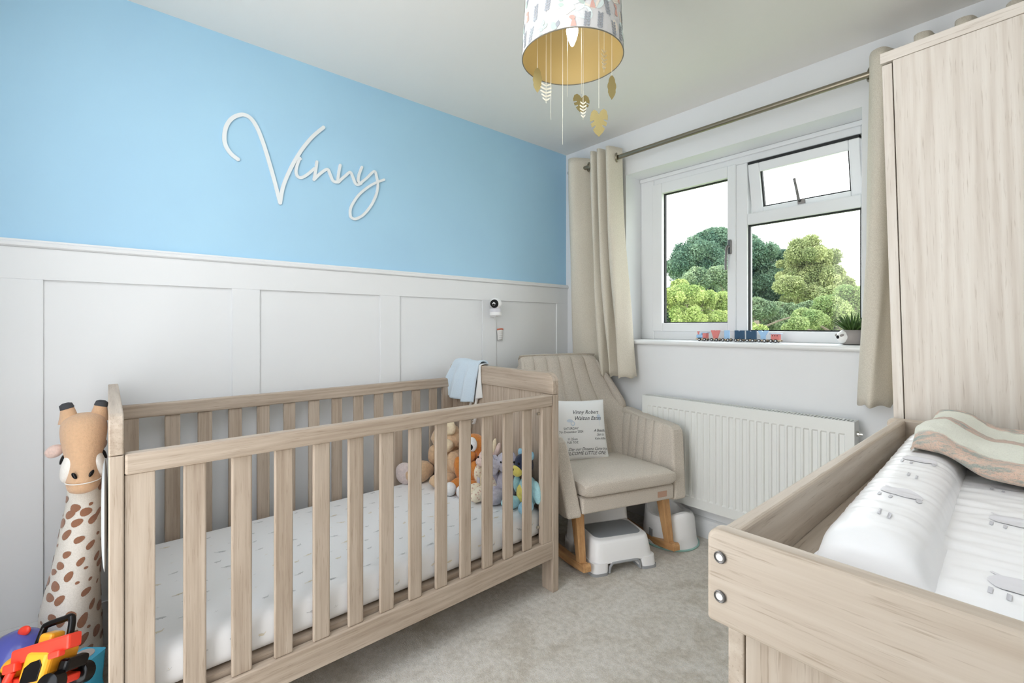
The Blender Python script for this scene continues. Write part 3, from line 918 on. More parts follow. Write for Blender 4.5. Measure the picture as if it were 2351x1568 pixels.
# ------------------------------------------------------------------ changing unit
ch = thing('changing_unit', 'pale oak changing unit with raised tray sides and steel bolts', 'changing table', (2.30, -1.53, 0.0))
TZ0, TZ1 = 0.849, 0.950
def cbox(nm, x0, x1, y0, y1, z0, z1, ax, bev=0.0015, seg=2, par=ch):
    return build(nm, MB().box(x0, x1, y0, y1, z0, z1), M['chg_' + ax], par, smooth=False, bevel=bev, seg=seg)
def end_board(y0, y1, x0, x1, z0, z1):
    r = 0.012
    P = [(x0, z0), (x1, z0), (x1, z1)]
    P += [(x0 + r + r * math.cos(t), z1 - r + r * math.sin(t)) for t in [PI / 2 + PI / 2 * k / 5 for k in range(6)]]
    return build('tray_end_board', MB().prism(P, 'y', y0, y1), M['chg_x'], ch, smooth=False, bevel=0.0045, seg=3)
end_board(-2.004, -1.982, 2.035, 2.66, TZ0, TZ1)
end_board(-1.082, -1.060, 2.026, 2.66, TZ0, TZ1 - 0.002)
cbox('tray_side_rail', 2.042, 2.062, -1.982, -1.082, TZ0, TZ1 - 0.003, 'y', 0.005, 3)
cbox('tray_side_rail', 2.638, 2.658, -1.982, -1.082, TZ0, TZ1 - 0.003, 'y', 0.005, 3)
cbox('tray_base', 2.062, 2.638, -1.982, -1.082, TZ0 + 0.018, TZ0 + 0.034, 'y')
for x in (2.050, 2.648):
    for z in (0.922, 0.880):
        bt = build('bolt', MB().tube([(x, -2.0041, z), (x, -2.0052, z), (x, -2.0054, z)], [0.0062, 0.0061, 0.0054], 24).tube([(x + 0.0056 * math.cos(2 * PI * q / 24), -2.0052, z + 0.0056 * math.sin(2 * PI * q / 24)) for q in range(24)], 0.0009, 6, closed=True), M['pewter'], ch)
        build('bolt_socket', MB().tube([(x, -2.0054, z), (x, -2.0060, z)], 0.0034, 12), M['chrome'], bt)
cbox('side_panel', 2.062, 2.60, -1.970, -1.952, 0.06, TZ0, 'z')
cbox('side_panel', 2.062, 2.60, -1.112, -1.094, 0.06, TZ0, 'z')
cbox('back_panel', 2.59, 2.60, -1.952, -1.112, 0.06, TZ0, 'z')
cbox('bottom_panel', 2.062, 2.59, -1.952, -1.112, 0.06, 0.078, 'y')
for (x, y) in ((2.08, -1.96), (2.08, -1.12), (2.57, -1.96), (2.57, -1.12)):
    cbox('foot', x - 0.02, x + 0.02, y - 0.015, y + 0.015, 0.0, 0.06, 'z')
for k in range(3):
    d = cbox('drawer_front', 2.043, 2.0605, -1.970, -1.094, 0.07 + 0.258 * k, 0.07 + 0.258 * k + 0.254, 'y')
    build('knob', MB().ell((2.03, -1.53, 0.07 + 0.258 * k + 0.127), (0.013, 0.013, 0.013)), M['steel'], d)

# ------------------------------------------------------------------ changing mat and knitted blanket
MAT0 = TZ0 + 0.0345
mat_x0, mat_x1, mat_y0, mat_y1 = 2.088, 2.60, -1.880, -1.105
def mat_edge(y):
    return mat_x0 - 0.030 * (y - mat_y0) / (mat_y1 - mat_y0) + 0.012
def mat_h(x, y):
    """height of the mat surface above the tray base"""
    xe = mat_edge(y)
    s = x - xe
    w = mat_x1 - x
    def bol(d):
        return 0.040 * max(0.0, 1 - abs((d - 0.050) / 0.052) ** 3.2) ** 0.5 if abs(d - 0.050) < 0.052 else 0.0
    h = 0.016 + 0.006 * math.sin(PI * min(max((s - 0.1) / 0.3, 0), 1))
    h = max(h, 0.012 + bol(s), 0.012 + bol(w))
    e = min((y - mat_y0) / 0.05, (mat_y1 - y) / 0.05, 1.0)
    e = max(e, 0.0)
    h *= 0.25 + 0.75 * (1 - (1 - e) ** 2) ** 0.5
    h += 0.0022 * mnoise.noise(Vector((x * 18, y * 70, 0.0))) + 0.0015 * math.sin(y * 190 + x * 60) * max(0, 1 - abs(y + 1.17) / 0.1) + 0.0012 * math.sin(y * 150) * max(0, 1 - abs(s - 0.12) / 0.03)
    return max(h, 0.004)
def mat_top(u, v):
    y = mat_y0 + (mat_y1 - mat_y0) * v
    xe = mat_edge(y)
    x = xe + (mat_x1 - xe) * u
    scal = 0.004 * mnoise.noise(Vector((u * 9, v * 9, 3)))
    return (x, y + (scal if v in (0.0, 1.0) else 0), MAT0 + (mat_h(x, y) if 0 < u < 1 else 0.010))
M['vinyl'] = plain('white_vinyl', (240, 242, 244), 0.32, k=K)
M['sheep_grey'] = plain('grey_sheep_print', (212, 211, 214), 0.4)
M['dash_grey'] = plain('grey_dash_print', (190, 190, 194), 0.4)
mat_t = thing('changing_mat', 'white padded changing mat with grey sheep print lying in the tray', 'changing mat', (2.33, -1.49, MAT0))
mb_ = MB().grid(mat_top, 90, 120)
build('cover', mb_, M['vinyl'], mat_t, recalc=False, solid=0.0)
seam = [(mat_edge(mat_y0), mat_y0 - 0.002, MAT0 + 0.008)] + [(mat_edge(y), y, MAT0 + 0.009 + 0.002 * math.sin(y * 80)) for y in [mat_y0 + (mat_y1 - mat_y0) * k / 40 for k in range(41)]]
build('welded_seam', MB().tube(seam, 0.004, 6).tube([(x, mat_y0 - 0.001 + 0.003 * math.sin(x * 60), MAT0 + 0.008) for x in [mat_edge(mat_y0) + (mat_x1 - mat_edge(mat_y0)) * k / 30 for k in range(31)]], 0.004, 6), M['vinyl'], mat_t)
def drape(poly, cx, cy, ang, s, tgt):
    c, q = math.cos(ang), math.sin(ang)
    V, F = [], []
    m = len(poly)
    mxp = (sum(p[0] for p in poly) / m, sum(p[1] for p in poly) / m)
    rings = 6
    for k in range(rings + 1):
        f = k / rings
        for (x, y) in poly:
            x, y = mxp[0] + (x - mxp[0]) * f, mxp[1] + (y - mxp[1]) * f
            X, Y = cx + s * (x * c - y * q), cy + s * (x * q + y * c)
            V.append((X, Y, MAT0 + mat_h(X, Y) + 0.0010))
    for k in range(rings):
        for i in range(m):
            F.append((k * m + i, k * m + (i + 1) % m, (k + 1) * m + (i + 1) % m, (k + 1) * m + i))
    tgt.add(V, F)
sheep, dash = MB(), MB()
oval = [(1.0 * math.cos(t), 0.88 * math.sin(t) * (1 + 0.05 * math.cos(7 * t))) for t in [2 * PI * k / 22 for k in range(22)]]
def sheep_at(x, y, ang, s=0.024):
    drape(oval, x, y, ang, s, sheep)
    drape([(0.9, 0.1), (1.2, -0.2), (1.3, -0.6), (1.12, -0.65), (0.98, -0.35), (0.8, -0.2)], x, y, ang, s, dash)
    drape([(-0.8, 0.5), (-1.25, 0.7), (-1.3, 0.58), (-0.9, 0.35)], x, y, ang, s, sheep)
    for dx in (-0.5, 0.1):
        drape([(dx, -1.1), (dx + 0.16, -1.1), (dx + 0.36, -1.6), (dx + 0.2, -1.6)], x, y, ang, s, dash)
def dashes_at(x, y, ang, s=0.022):
    for dx in (-0.35, 0.35):
        drape([(dx - 0.42, 0.3), (dx - 0.28, 0.36), (dx + 0.42, -0.28), (dx + 0.28, -0.36)], x, y, ang, s, dash)
ca = -0.40
for (x, y) in ((2.146, -1.66), (2.134, -1.43)):
    sheep_at(x, y, ca)
for (x, y) in ((2.262, -1.800), (2.250, -1.570), (2.24, -1.38), (2.31, -1.70), (2.32, -1.50), (2.42, -1.80), (2.43, -1.60), (2.45, -1.4)):
    sheep_at(x, y, ca)
for (x, y) in ((2.147, -1.77), (2.142, -1.55), (2.130, -1.33), (2.275, -1.69), (2.265, -1.47), (2.36, -1.82), (2.36, -1.6), (2.47, -1.7)):
    dashes_at(x, y, ca - 0.35)
tag(build('printed_sheep', sheep, M['sheep_grey'], mat_t, recalc=False), kind='stuff')
tag(build('printed_dashes', dash, M['dash_grey'], mat_t, recalc=False), kind='stuff')

def knit_mat():
    t = NT('striped_knit')
    tc = t.node('ShaderNodeTexCoord')
    sp = t.node('ShaderNodeSeparateXYZ')
    t.link(tc.outputs['UV'], sp.inputs[0])
    wob = t.noise(t.coords((1, 1, 1)), 22, 3)
    mu = t.node('ShaderNodeMath', operation='MULTIPLY_ADD')
    mu.inputs[1].default_value = 0.06
    t.link(wob, mu.inputs[0])
    t.link(sp.outputs[1], mu.inputs[2])
    cream = lin((244, 240, 224), 1.1)
    W_, B_ = (1, 1, 1, 1), (0, 0, 0, 1)
    st = [(0.0, B_), (0.04, B_), (0.06, W_), (0.20, W_), (0.225, B_), (0.42, B_), (0.445, W_), (0.63, W_), (0.655, B_), (0.915, B_), (0.94, W_), (1.0, W_)]
    band = t.ramp(mu.outputs[0], st)
    hn = t.noise(t.coords((14, 60, 60)), 1.0, 4, 0.7)
    heather = t.ramp(hn, [(0.30, lin((150, 168, 160), K)), (0.42, lin((178, 174, 162), K)), (0.52, lin((222, 192, 172), K)), (0.62, lin((196, 184, 170), K)), (0.72, lin((170, 172, 164), K))])
    c = t.mix(band, cream, heather)
    f = t.noise(t.coords((520, 520, 520)), 1.0, 3, 0.7)
    sp2 = t.ramp(f, [(0.33, (0.70, 0.68, 0.64, 1)), (0.47, (1, 1, 1, 1))])
    fm = t.mix(band, (0.35, 0.35, 0.35, 1), (0.9, 0.9, 0.9, 1))
    c = t.mix(fm, c, sp2, 'MULTIPLY')
    t.link(c, t.b.inputs['Base Color'])
    t.bump(f, 0.7, 0.004)
    return t.setup(0.97, 0, 0.05, 0.3)
M['knit'] = knit_mat()
# folded blanket: one plump shell lying over the bolster and the mat
KN_X0, KN_X1 = 2.112, 2.63
def kn_front(x):
    t = (x - KN_X0) / 0.15
    return -1.372 - 0.085 * (1 - math.exp(-max(t, 0) * 0.9)) - 0.02 * min(max(x - 2.3, 0), 0.3)
def kn_back(x):
    return -1.098 + 0.004 * math.sin(x * 30)
def kn_under(x):
    t = min(max((x - 2.15) / 0.07, 0), 1)
    t = t * t * (3 - 2 * t)
    return MAT0 + 0.055 * (1 - t) + 0.028 * t
def kn_fn(u, v):
    a = 2 * PI * v
    c, s = math.cos(a), math.sin(a)
    x = KN_X0 + (KN_X1 - KN_X0) * u
    yf, yb = kn_front(x), kn_back(x)
    w = math.copysign(abs(c) ** 0.30, c)
    y = (yf + yb) / 2 + (yb - yf) / 2 * w
    q = (yb - y) / (yb - yf)
    edge = 1 - max(0, 1 - (x - KN_X0) / 0.03) ** 2
    th = 0.047 * (0.25 + 0.75 * math.sqrt(max(edge, 0))) * (1 - 0.35 * max(0, q - 0.55))
    zt = 0.5 + 0.5 * math.copysign(abs(s) ** 0.5, s)
    z = kn_under(x) + th * zt
    if s > 0:
        z += 0.006 * math.sin(q * 11 + u * 3) + 0.005 * mnoise.noise(Vector((x * 26, y * 26, 1))) + 0.0025 * mnoise.noise(Vector((x * 90, y * 90, 2))) - 0.007 * math.exp(-((q - 0.42 - 0.12 * u) / 0.035) ** 2)
    return (x + 0.008 * mnoise.noise(Vector((y * 20, z * 20, 4))), y, z)
bl = thing('knitted_blanket', 'folded chunky knitted blanket in cream, pink and grey stripes on the mat', 'blanket', (2.35, -1.26, 0.93))
km = MB().grid(kn_fn, 90, 90)
disc_P = [kn_fn(0.0, k / 90) for k in range(90)]
km.add(disc_P, [tuple(range(90))])
k1 = build('knit', km, M['knit'], bl, recalc=False)
uvl = k1.data.uv_layers.new(name='UVMap')
for li_, l_ in enumerate(k1.data.loops):
    co = k1.data.vertices[l_.vertex_index].co + Vector((2.35, -1.26, 0.93))
    uvl.data[li_].uv = (co.x, min(max((kn_back(co.x) - co.y) / (kn_back(co.x) - kn_front(co.x)), 0.001), 0.999))

# ------------------------------------------------------------------ rocking chair
CHR = math.radians(72.0)
chair = thing('rocking_chair', 'oatmeal upholstered rocking chair with channelled back in the corner by the radiator', 'chair', (0.948, -0.576, 0.0), (0, 0, CHR))
def cpart(nm, mb, mat, par=chair, **kw):
    return build(nm, mb, M[mat] if isinstance(mat, str) else mat, par, local=True, **kw)
cpart('front_rail', MB().box(-0.272, 0.272, 0.0, 0.035, 0.288, 0.362), 'chair', smooth=False, bevel=0.012, seg=4)
cpart('seat_frame', MB().box(-0.268, 0.268, 0.02, 0.60, 0.295, 0.365), 'chair', smooth=False, bevel=0.01)
cpart('leather_tag', MB().box(0.165, 0.222, -0.0022, 0.0005, 0.308, 0.337), 'leather', smooth=False, bevel=0.001)
# seat cushion: plump slab with a soft front
def seat_fn(u, v):
    a = 2 * PI * v
    c, s = math.cos(a), math.sin(a)
    x = -0.268 + 0.536 * u
    edge = min(u, 1 - u) * 0.536
    k = 1 - max(0, 1 - edge / 0.035) ** 2 * 0.35
    e = 0.32
    y = 0.245 + 0.268 * math.copysign(abs(c) ** e, c) * (1 - 0.02 * max(0, 1 - edge / 0.03))
    zc = 0.404 - 0.034 * (y + 0.02) / 0.5
    z = zc + 0.043 * k * math.copysign(abs(s) ** 0.42, s) + (0.014 * math.sin(PI * u) * (1 if s > 0 else 0) * math.sin(PI * min(max((y + 0.03) / 0.55, 0), 1)))
    return (x, y, z)
sm = MB().grid(seat_fn, 26, 48)
def disc_cap(mb, fn, u, n):
    P = [fn(u, k / n) for k in range(n)]
    mb.add(P, [tuple(range(n))])
disc_cap(sm, seat_fn, 0.0, 48)
disc_cap(sm, seat_fn, 1.0, 48)
cpart('seat_cushion', sm, 'chair')
# arms: leaning back and flaring outwards as they rise, channels on the inside face
def arm_x(z, inner):
    return (0.272 if inner else 0.350) + 0.048 * (z - 0.28) / 0.36
def arm(sgn):
    secs = []
    mb = MB()
    prof = [(-0.004, 0.280), (0.05, 0.270), (0.62, 0.270), (0.66, 0.66), (0.50, 0.668), (0.30, 0.650), (0.15, 0.642), (0.095, 0.636), (0.068, 0.618), (0.058, 0.590)]
    n = len(prof)
    for inner in (1, 0):
        for (y, z) in prof:
            mb.v.append((sgn * arm_x(z, inner), y, z))
    mb.f += [tuple(range(n)), tuple(range(2 * n - 1, n - 1, -1))] + [(i, n + i, n + (i + 1) % n, (i + 1) % n) for i in range(n)]
    o = cpart('arm', mb, 'chair', smooth=False, bevel=0.014, seg=4)
    for k in range(6):
        ya = 0.165 + 0.068 * k
        def fn(u, v, ya=ya):
            z = 0.37 + (0.642 - 0.37) * v
            t = -1 + 2 * u
            yy = ya + 0.034 * t
            bulge = 0.015 * (1 - t * t) ** 0.6 * min(1.0, (1 - v) * 9 + 0.15)
            return (sgn * (arm_x(z, 1) - 0.0005 - bulge), yy + 0.05 * (z - 0.37), z)
        cpart('channel', MB().grid(fn, 8, 10), 'chair', par=o)
    return o
arm(-1)
arm(1)
# back: outline sweeps from the arms up to a narrower top
def back_half(z):
    if z < 0.64: return 0.345
    t = (z - 0.64) / (0.99 - 0.64)
    return 0.345 - 0.075 * (1 - (1 - t) ** 2.2) + 0.0
def back_y(z, x):
    lean = 0.515 + 0.215 * (z - 0.40) / 0.58
    return lean - 0.10 * (abs(x) / 0.33) ** 2.4 * (1.0 if z < 0.7 else max(0.25, 1 - (z - 0.7) / 0.36))
NCH = 6
def back_front(u, v):
    phi = 0.0
    if v <= 0.9:
        z = 0.36 + 0.596 * v / 0.9
    else:
        phi = (v - 0.9) / 0.1 * PI / 2
        z = 0.956 + 0.032 * math.sin(phi)
    hw = back_half(z) - 0.022 * (1 - math.cos(phi))
    x = -hw + 2 * hw * u
    ph = (u * NCH) % 1.0
    bulge = 0.016 * (1 - (2 * ph - 1) ** 2) ** 0.55
    top = math.cos(phi) * 0.85 + 0.15
    return (x, back_y(z, x) - bulge * top + (1 - math.cos(phi)) * 0.04, z - 0.012 * abs(2 * u - 1) ** 6 * max(0, (v - 0.8) / 0.2))
def back_rear(u, v):
    z = 0.30 + 0.688 * v
    hw = back_half(z) + 0.012 * (1 if v < 0.9 else 0)
    x = -hw + 2 * hw * u
    return (x, back_y(z, x) + 0.10 - 0.06 * v * v * (1 if v > 0.9 else 0.6) - (0.03 if v > 0.97 else 0), z)
bm_ = MB().grid(back_front, NCH * 12, 40)
bo = cpart('backrest', bm_, 'chair', recalc=False)
rb = MB().grid(back_rear, 24, 24)
# close sides and top between the two skins
for (u) in (0.0, 1.0):
    rb.grid(lambda a, b, u=u: tuple(Vector(back_front(u, b)) * (1 - a) + Vector(back_rear(u, b)) * a), 5, 24)
rb.grid(lambda a, b: tuple(Vector(back_front(b, 1.0)) * (1 - a) + Vector(back_rear(b, 1.0)) * a + Vector((0, 0, 0.005 * math.sin(PI * a)))), 6, 72)
cpart('back_shell', rb, 'chair', recalc=False)
# wing: the sweep from back side down onto each arm
def wing(sgn):
    P = [(0.345, 0.56, 0.62), (0.340, 0.53, 0.68), (0.318, 0.545, 0.74), (0.30, 0.575, 0.80), (0.284, 0.618, 0.86), (0.270, 0.662, 0.915), (0.256, 0.69, 0.95)]
    P = [tuple(p) for p in spline(P, 4)]
    n = len(P)
    rr = [0.042 - 0.032 * (k / (n - 1)) ** 0.7 for k in range(n)]
    rr[-1] = 0.008
    return cpart('wing', MB().tube([(sgn * x, y + 0.015, z) for x, y, z in P], rr, 14), 'chair')
wing(-1)
wing(1)
# oak legs and rockers
for s in (-1, 1):
    xr = s * 0.262
    R_ = 1.55
    P1, P0 = [], []
    ycen = 0.30
    for k in range(25):
        y = -0.03 + 0.80 * k / 24
        zb = R_ - math.sqrt(R_ * R_ - (y - ycen) ** 2)
        P0.append((y, zb))
        P1.append((y, zb + 0.036))
    P1[0] = (P1[0][0] + 0.012, P1[0][1])
    P1[0:1] = [(P0[0][0] + 0.002, P0[0][1] + 0.026), (P0[0][0] + 0.012, P0[0][1] + 0.036)]
    cpart('rocker', MB().prism(P0 + P1[::-1], 'x', xr - 0.021, xr + 0.021), 'oak_y', smooth=False, bevel=0.004)
    def leg(y0, z0, y1, z1):
        mb = MB()
        w0, w1 = 0.024, 0.017
        V = []
        for (y, z, w, xx) in ((y0, z0, w0, xr - s * 0.005), (y1, z1, w1, xr)):
            V += [(xx - w, y - w * 1.1, z), (xx + w, y - w * 1.1, z), (xx + w, y + w * 1.1, z), (xx - w, y + w * 1.1, z)]
        mb.add(V, [(0, 1, 2, 3), (7, 6, 5, 4), (0, 4, 5, 1), (1, 5, 6, 2), (2, 6, 7, 3), (3, 7, 4, 0)])
        cpart('leg', mb, 'oak_z', smooth=False, bevel=0.004)
    zr = lambda y: R_ - math.sqrt(R_ * R_ - (y - ycen) ** 2) + 0.03
    leg(0.075, 0.29, 0.028, zr(0.028))
    leg(0.52, 0.29, 0.60, zr(0.60))

# ------------------------------------------------------------------ printed cushion on the chair
CU = Matrix.Translation((-0.045, 0.415, 0.578)) @ Matrix.Rotation(math.radians(-17), 4, 'X') @ Matrix.Rotation(math.radians(-7), 4, 'Z') @ Matrix.Rotation(math.radians(4.0), 4, 'Y')
CW = Matrix.LocRotScale(Vector((0.948, -0.576, 0.0)), Euler((0, 0, CHR)), None) @ CU
cush = thing('printed_cushion', 'white square cushion printed with black writing, propped on the rocking chair', 'cushion')
cush.matrix_world = CW
WM[cush.name] = CW
HS = 0.172
def cu_pt(a, b, side):
    """a, b in -1..1; side -1 front"""
    pin = 1 - 0.055 * (1 - (a * b) ** 2) * max(abs(a), abs(b)) ** 4
    t = 0.052 * (max(0, 1 - abs(a) ** 2.6) * max(0, 1 - abs(b) ** 2.6)) ** 0.62
    return (a * HS * (1 - 0.05 * (1 - b * b) * abs(a) ** 3), side * t, b * HS * (1 - 0.05 * (1 - a * a) * abs(b) ** 3))
M['cushion'] = cloth('white_cushion_linen', (230, 230, 228), (238, 238, 236), 500, 0.9, 0.12)
cm = MB().grid(lambda u, v: cu_pt(2 * u - 1, 2 * v - 1, -1), 28, 28).grid(lambda u, v: cu_pt(2 * u - 1, 2 * v - 1, 1), 28, 28)
build('cover', cm, M['cushion'], cush, local=True)
edge = []
for k in range(80):
    q = k / 20
    s_, f = int(q), q - int(q)
    a, b = [(-1 + 2 * f, -1), (1, -1 + 2 * f), (1 - 2 * f, 1), (-1, 1 - 2 * f)][s_]
    edge.append(cu_pt(a, b, -1))
build('piping', MB().tube(edge, 0.0022, 6, closed=True), M['cushion'], cush, local=True)
def text_polys(body, shear=0.0):
    cv = bpy.data.curves.new('txt', 'FONT')
    cv.body = body
    cv.align_x = 'CENTER'
    cv.shear = shear
    cv.resolution_u = 2
    ob = bpy.data.objects.new('txt', cv)
    COL.objects.link(ob)
    dg = bpy.context.evaluated_depsgraph_get()
    me = ob.evaluated_get(dg).to_mesh()
    V = [tuple(v.co) for v in me.vertices]
    F = [tuple(p.vertices) for p in me.polygons]
    ob.evaluated_get(dg).to_mesh_clear()
    bpy.data.objects.remove(ob)
    bpy.data.curves.remove(cv)
    return V, F
M['ink'] = plain('black_ink', (62, 64, 70), 0.9, k=1)
M['pale_ink'] = plain('pale_blue_ink', (198, 208, 220), 0.9)
def cu_print(mb, V, F, cx, cz, h, sx=1.0):
    out = []
    for (x, y, z) in V:
        a, b = (cx + x * h * sx) / HS, (cz + y * h) / HS
        a, b = max(-0.97, min(0.97, a)), max(-0.97, min(0.97, b))
        p = cu_pt(a, b, -1)
        out.append((p[0], p[1] - 0.0009, p[2]))
    mb.add(out, F)
LINES = [('Vinny Robert', 0.035, 0.088, 0.032, 0.42), ('Walton Eaton', 0.045, 0.053, 0.032, 0.42), ('SATURDAY', -0.062, 0.002, 0.018, 0), ('7th December 2024', -0.062, -0.016, 0.018, 0),
         ('11.25am', -0.058, -0.055, 0.018, 0), ('9LB 7OZ', -0.058, -0.073, 0.018, 0), ('A Beautiful', 0.118, -0.012, 0.021, 0.42), ('Son to', 0.118, -0.034, 0.021, 0.42), ('Katie & Elliot', 0.118, -0.055, 0.017, 0.42),
         ('The Day our Dreams Came true', 0.02, -0.112, 0.023, 0.42), ('WELCOME LITTLE ONE', 0.015, -0.137, 0.027, 0.2)]
for (body, cx, cz, h, sh) in LINES:
    V, F = text_polys(body, sh)
    ln = MB()
    cu_print(ln, V, F, cx, cz, h, 0.95)
    tag(build('printed_line', ln, M['ink'], cush, local=True, smooth=False, recalc=False), kind='stuff')
bal = MB()
cu_print(bal, [(0.5 * math.cos(t) * 0.9, 0.55 * math.sin(t), 0) for t in [2 * PI * k / 20 for k in range(20)]], [tuple(range(20))], 0.118, 0.068, 0.032)
cu_print(bal, [(-0.02, -0.5, 0), (0.02, -0.5, 0), (0.0, -1.5, 0), (-0.04, -1.5, 0)], [(0, 1, 2, 3)], 0.118, 0.068, 0.032)
build('printed_balloon', bal, M['pale_ink'], cush, local=True, smooth=False, recalc=False)
dm = MB()
ring = [(r * math.cos(t), r * math.sin(t), 0) for r in (0.5, 0.3) for t in [2 * PI * k / 16 for k in range(16)]]
cu_print(dm, ring, [(k, (k + 1) % 16, 16 + (k + 1) % 16, 16 + k) for k in range(16)], -0.050, 0.035, 0.026)
cu_print(dm, [(0.8 * math.cos(t), 0.4 * math.sin(t), 0) for t in [2 * PI * k / 12 for k in range(12)]], [tuple(range(12))], -0.066, 0.050, 0.022)
tag(build('printed_dummy', dm, M['pale_ink'], cush, local=True, smooth=False, recalc=False), kind='stuff')

# ------------------------------------------------------------------ step stool
st = thing('step_stool', 'white two-step plastic stool with grey tread under the rocking chair', 'step stool', (0.930, -0.625, 0.0), (0, 0, math.radians(66)))
def rrect(cx, cy, hx, hy, r, z, n=5):
    P = []
    for (sx, sy, a0) in ((1, 1, 0), (-1, 1, PI / 2), (-1, -1, PI), (1, -1, 1.5 * PI)):
        for k in range(n + 1):
            a = a0 + PI / 2 * k / n
            P.append((cx + sx * (hx - r) + r * math.cos(a), cy + sy * (hy - r) + r * math.sin(a), z))
    return P
def stack(rings, caps=True):
    m = len(rings[0])
    V = [p for q in rings for p in q]
    F = [(i * m + k, i * m + (k + 1) % m, (i + 1) * m + (k + 1) % m, (i + 1) * m + k) for i in range(len(rings) - 1) for k in range(m)]
    if caps:
        F += [tuple(range(m - 1, -1, -1)), tuple((len(rings) - 1) * m + k for k in range(m))]
    return MB().add(V, F)
def stool_front():
    """front wall with its foot arch, a strip bent round the corners"""
    pass
H1 = 0.150
# skirt of the lower step as panels so that the arch under the front is open
def skirt(z_of, t=0.004):
    pass
body = stack([rrect(0, 0.10, 0.165, 0.135, 0.05, 0.050), rrect(0, 0.102, 0.160, 0.130, 0.05, 0.09), rrect(0, 0.105, 0.152, 0.125, 0.048, H1 - 0.016), rrect(0, 0.106, 0.147, 0.120, 0.045, H1 - 0.005), rrect(0, 0.107, 0.139, 0.112, 0.04, H1)])
build('lower_step', body, M['white_plastic'], st, local=True)
upper = stack([rrect(0, 0.245, 0.17, 0.06, 0.045, 0.05), rrect(0, 0.245, 0.16, 0.055, 0.045, 0.20), rrect(0, 0.245, 0.152, 0.05, 0.042, 0.285), rrect(0, 0.245, 0.14, 0.045, 0.04, 0.292)])
build('upper_step', upper, M['white_plastic'], st, local=True)
for sx in (-1, 1):
    ft = stack([rrect(sx * 0.128, 0.03, 0.045, 0.072, 0.03, 0.010), rrect(sx * 0.124, 0.03, 0.045, 0.068, 0.03, 0.055)])
    build('foot', ft, M['white_plastic'], st, local=True)
    build('foot_rim', stack([rrect(sx * 0.130, 0.03, 0.047, 0.075, 0.03, 0.0), rrect(sx * 0.1295, 0.03, 0.0468, 0.0745, 0.03, 0.012)]), M['grey_rubber'], st, local=True)
    build('rear_foot', stack([rrect(sx * 0.128, 0.26, 0.045, 0.05, 0.03, 0.0), rrect(sx * 0.126, 0.26, 0.045, 0.048, 0.03, 0.055)]), M['white_plastic'], st, local=True)
arch = [(-0.083, -0.0345, 0.006), (-0.080, -0.0345, 0.03), (-0.070, -0.0342, 0.044), (-0.055, -0.034, 0.049), (0.055, -0.034, 0.049), (0.070, -0.0342, 0.044), (0.080, -0.0345, 0.03), (0.083, -0.0345, 0.006)]
build('arch_rim', MB().tube([tuple(p) for p in spline(arch, 4)], 0.006, 8), M['grey_rubber'], st, local=True)
build('tread', stack([rrect(0, 0.098, 0.128, 0.082, 0.035, H1 - 0.001), rrect(0, 0.098, 0.126, 0.080, 0.035, H1 + 0.002)]), M['stone_grip'], st, local=True)

# ------------------------------------------------------------------ potty
po = thing('potty', 'white plastic potty with raised back behind the right rocker', 'potty', (0.915, -0.165, 0.0), (0, 0, math.radians(66)))
def potty_fn(u, v):
    a = 2 * PI * u
    prof = [(0.142, 0.0), (0.142, 0.008), (0.135, 0.03), (0.128, 0.10), (0.124, 0.145), (0.116, 0.163), (0.102, 0.166), (0.088, 0.155), (0.082, 0.10), (0.07, 0.06), (0.02, 0.05)]
    f = v * (len(prof) - 1)
    i = min(int(f), len(prof) - 2)
    t = f - i
    r = prof[i][0] * (1 - t) + prof[i + 1][0] * t
    z = prof[i][1] * (1 - t) + prof[i + 1][1] * t
    c, s = math.cos(a), math.sin(a)
    lift = max(0, s) ** 1.6 * 0.06 + max(0, -s) ** 6 * 0.022 - 0.012 * (abs(c)) ** 3
    z += lift * min(1, z / 0.15) * (1 if v < 0.65 else max(0, 1 - (v - 0.65) / 0.25))
    return (r * 1.02 * c, r * 1.08 * s, z)
build('bowl', MB().grid(potty_fn, 48, 40, closeu=True), M['white_plastic'], po, local=True)
build('base_rim', MB().tube([(0.147 * math.cos(t), 0.155 * math.sin(t), 0.005) for t in [2 * PI * k / 40 for k in range(40)]], 0.005, 8, closed=True), M['teal_rim'], po, local=True)
build('side_label', MB().box(-0.139, -0.1365, -0.045, -0.015, 0.045, 0.085), M['grey_rubber'], po, local=True, smooth=False)

# ------------------------------------------------------------------ pendant shade with hanging leaves
LX, LY, LZ = 1.349, -1.452, 1.967
pn = thing('pendant_shade', 'white drum lampshade printed with leaves, gold inside, hung with leaf cut-outs', 'ceiling light', (LX, LY, LZ))
M['shade'] = cloth('white_shade_cotton', (236, 238, 236), (244, 245, 243), 500, 0.9, 0.05, trans=0.22, sheen=0)
M['gold_in'] = plain('gold_shade_lining', (200, 177, 122), 0.5, 0.15, k=1.0)
M['gold_leaf'] = plain('gold_card', (182, 166, 112), 0.4, 0.5, k=0.9)
M['cream_leaf'] = plain('cream_card', (226, 222, 204), 0.7)
M['string'] = plain('white_string', (232, 228, 214), 0.9)
def shade_r(z):
    return 0.150 - 0.012 * (z - LZ) / 0.22
def drum(off, n=64):
    return MB().grid(lambda u, v: (LX + (shade_r(LZ + 0.22 * v) + off) * math.cos(2 * PI * u), LY + (shade_r(LZ + 0.22 * v) + off) * math.sin(2 * PI * u), LZ + 0.22 * v), n, 6, closeu=True)
shd = build('shade', drum(0.0), M['shade'], pn, recalc=False)
build('lining', drum(-0.0016), M['gold_in'], pn, recalc=False)
rim = MB()
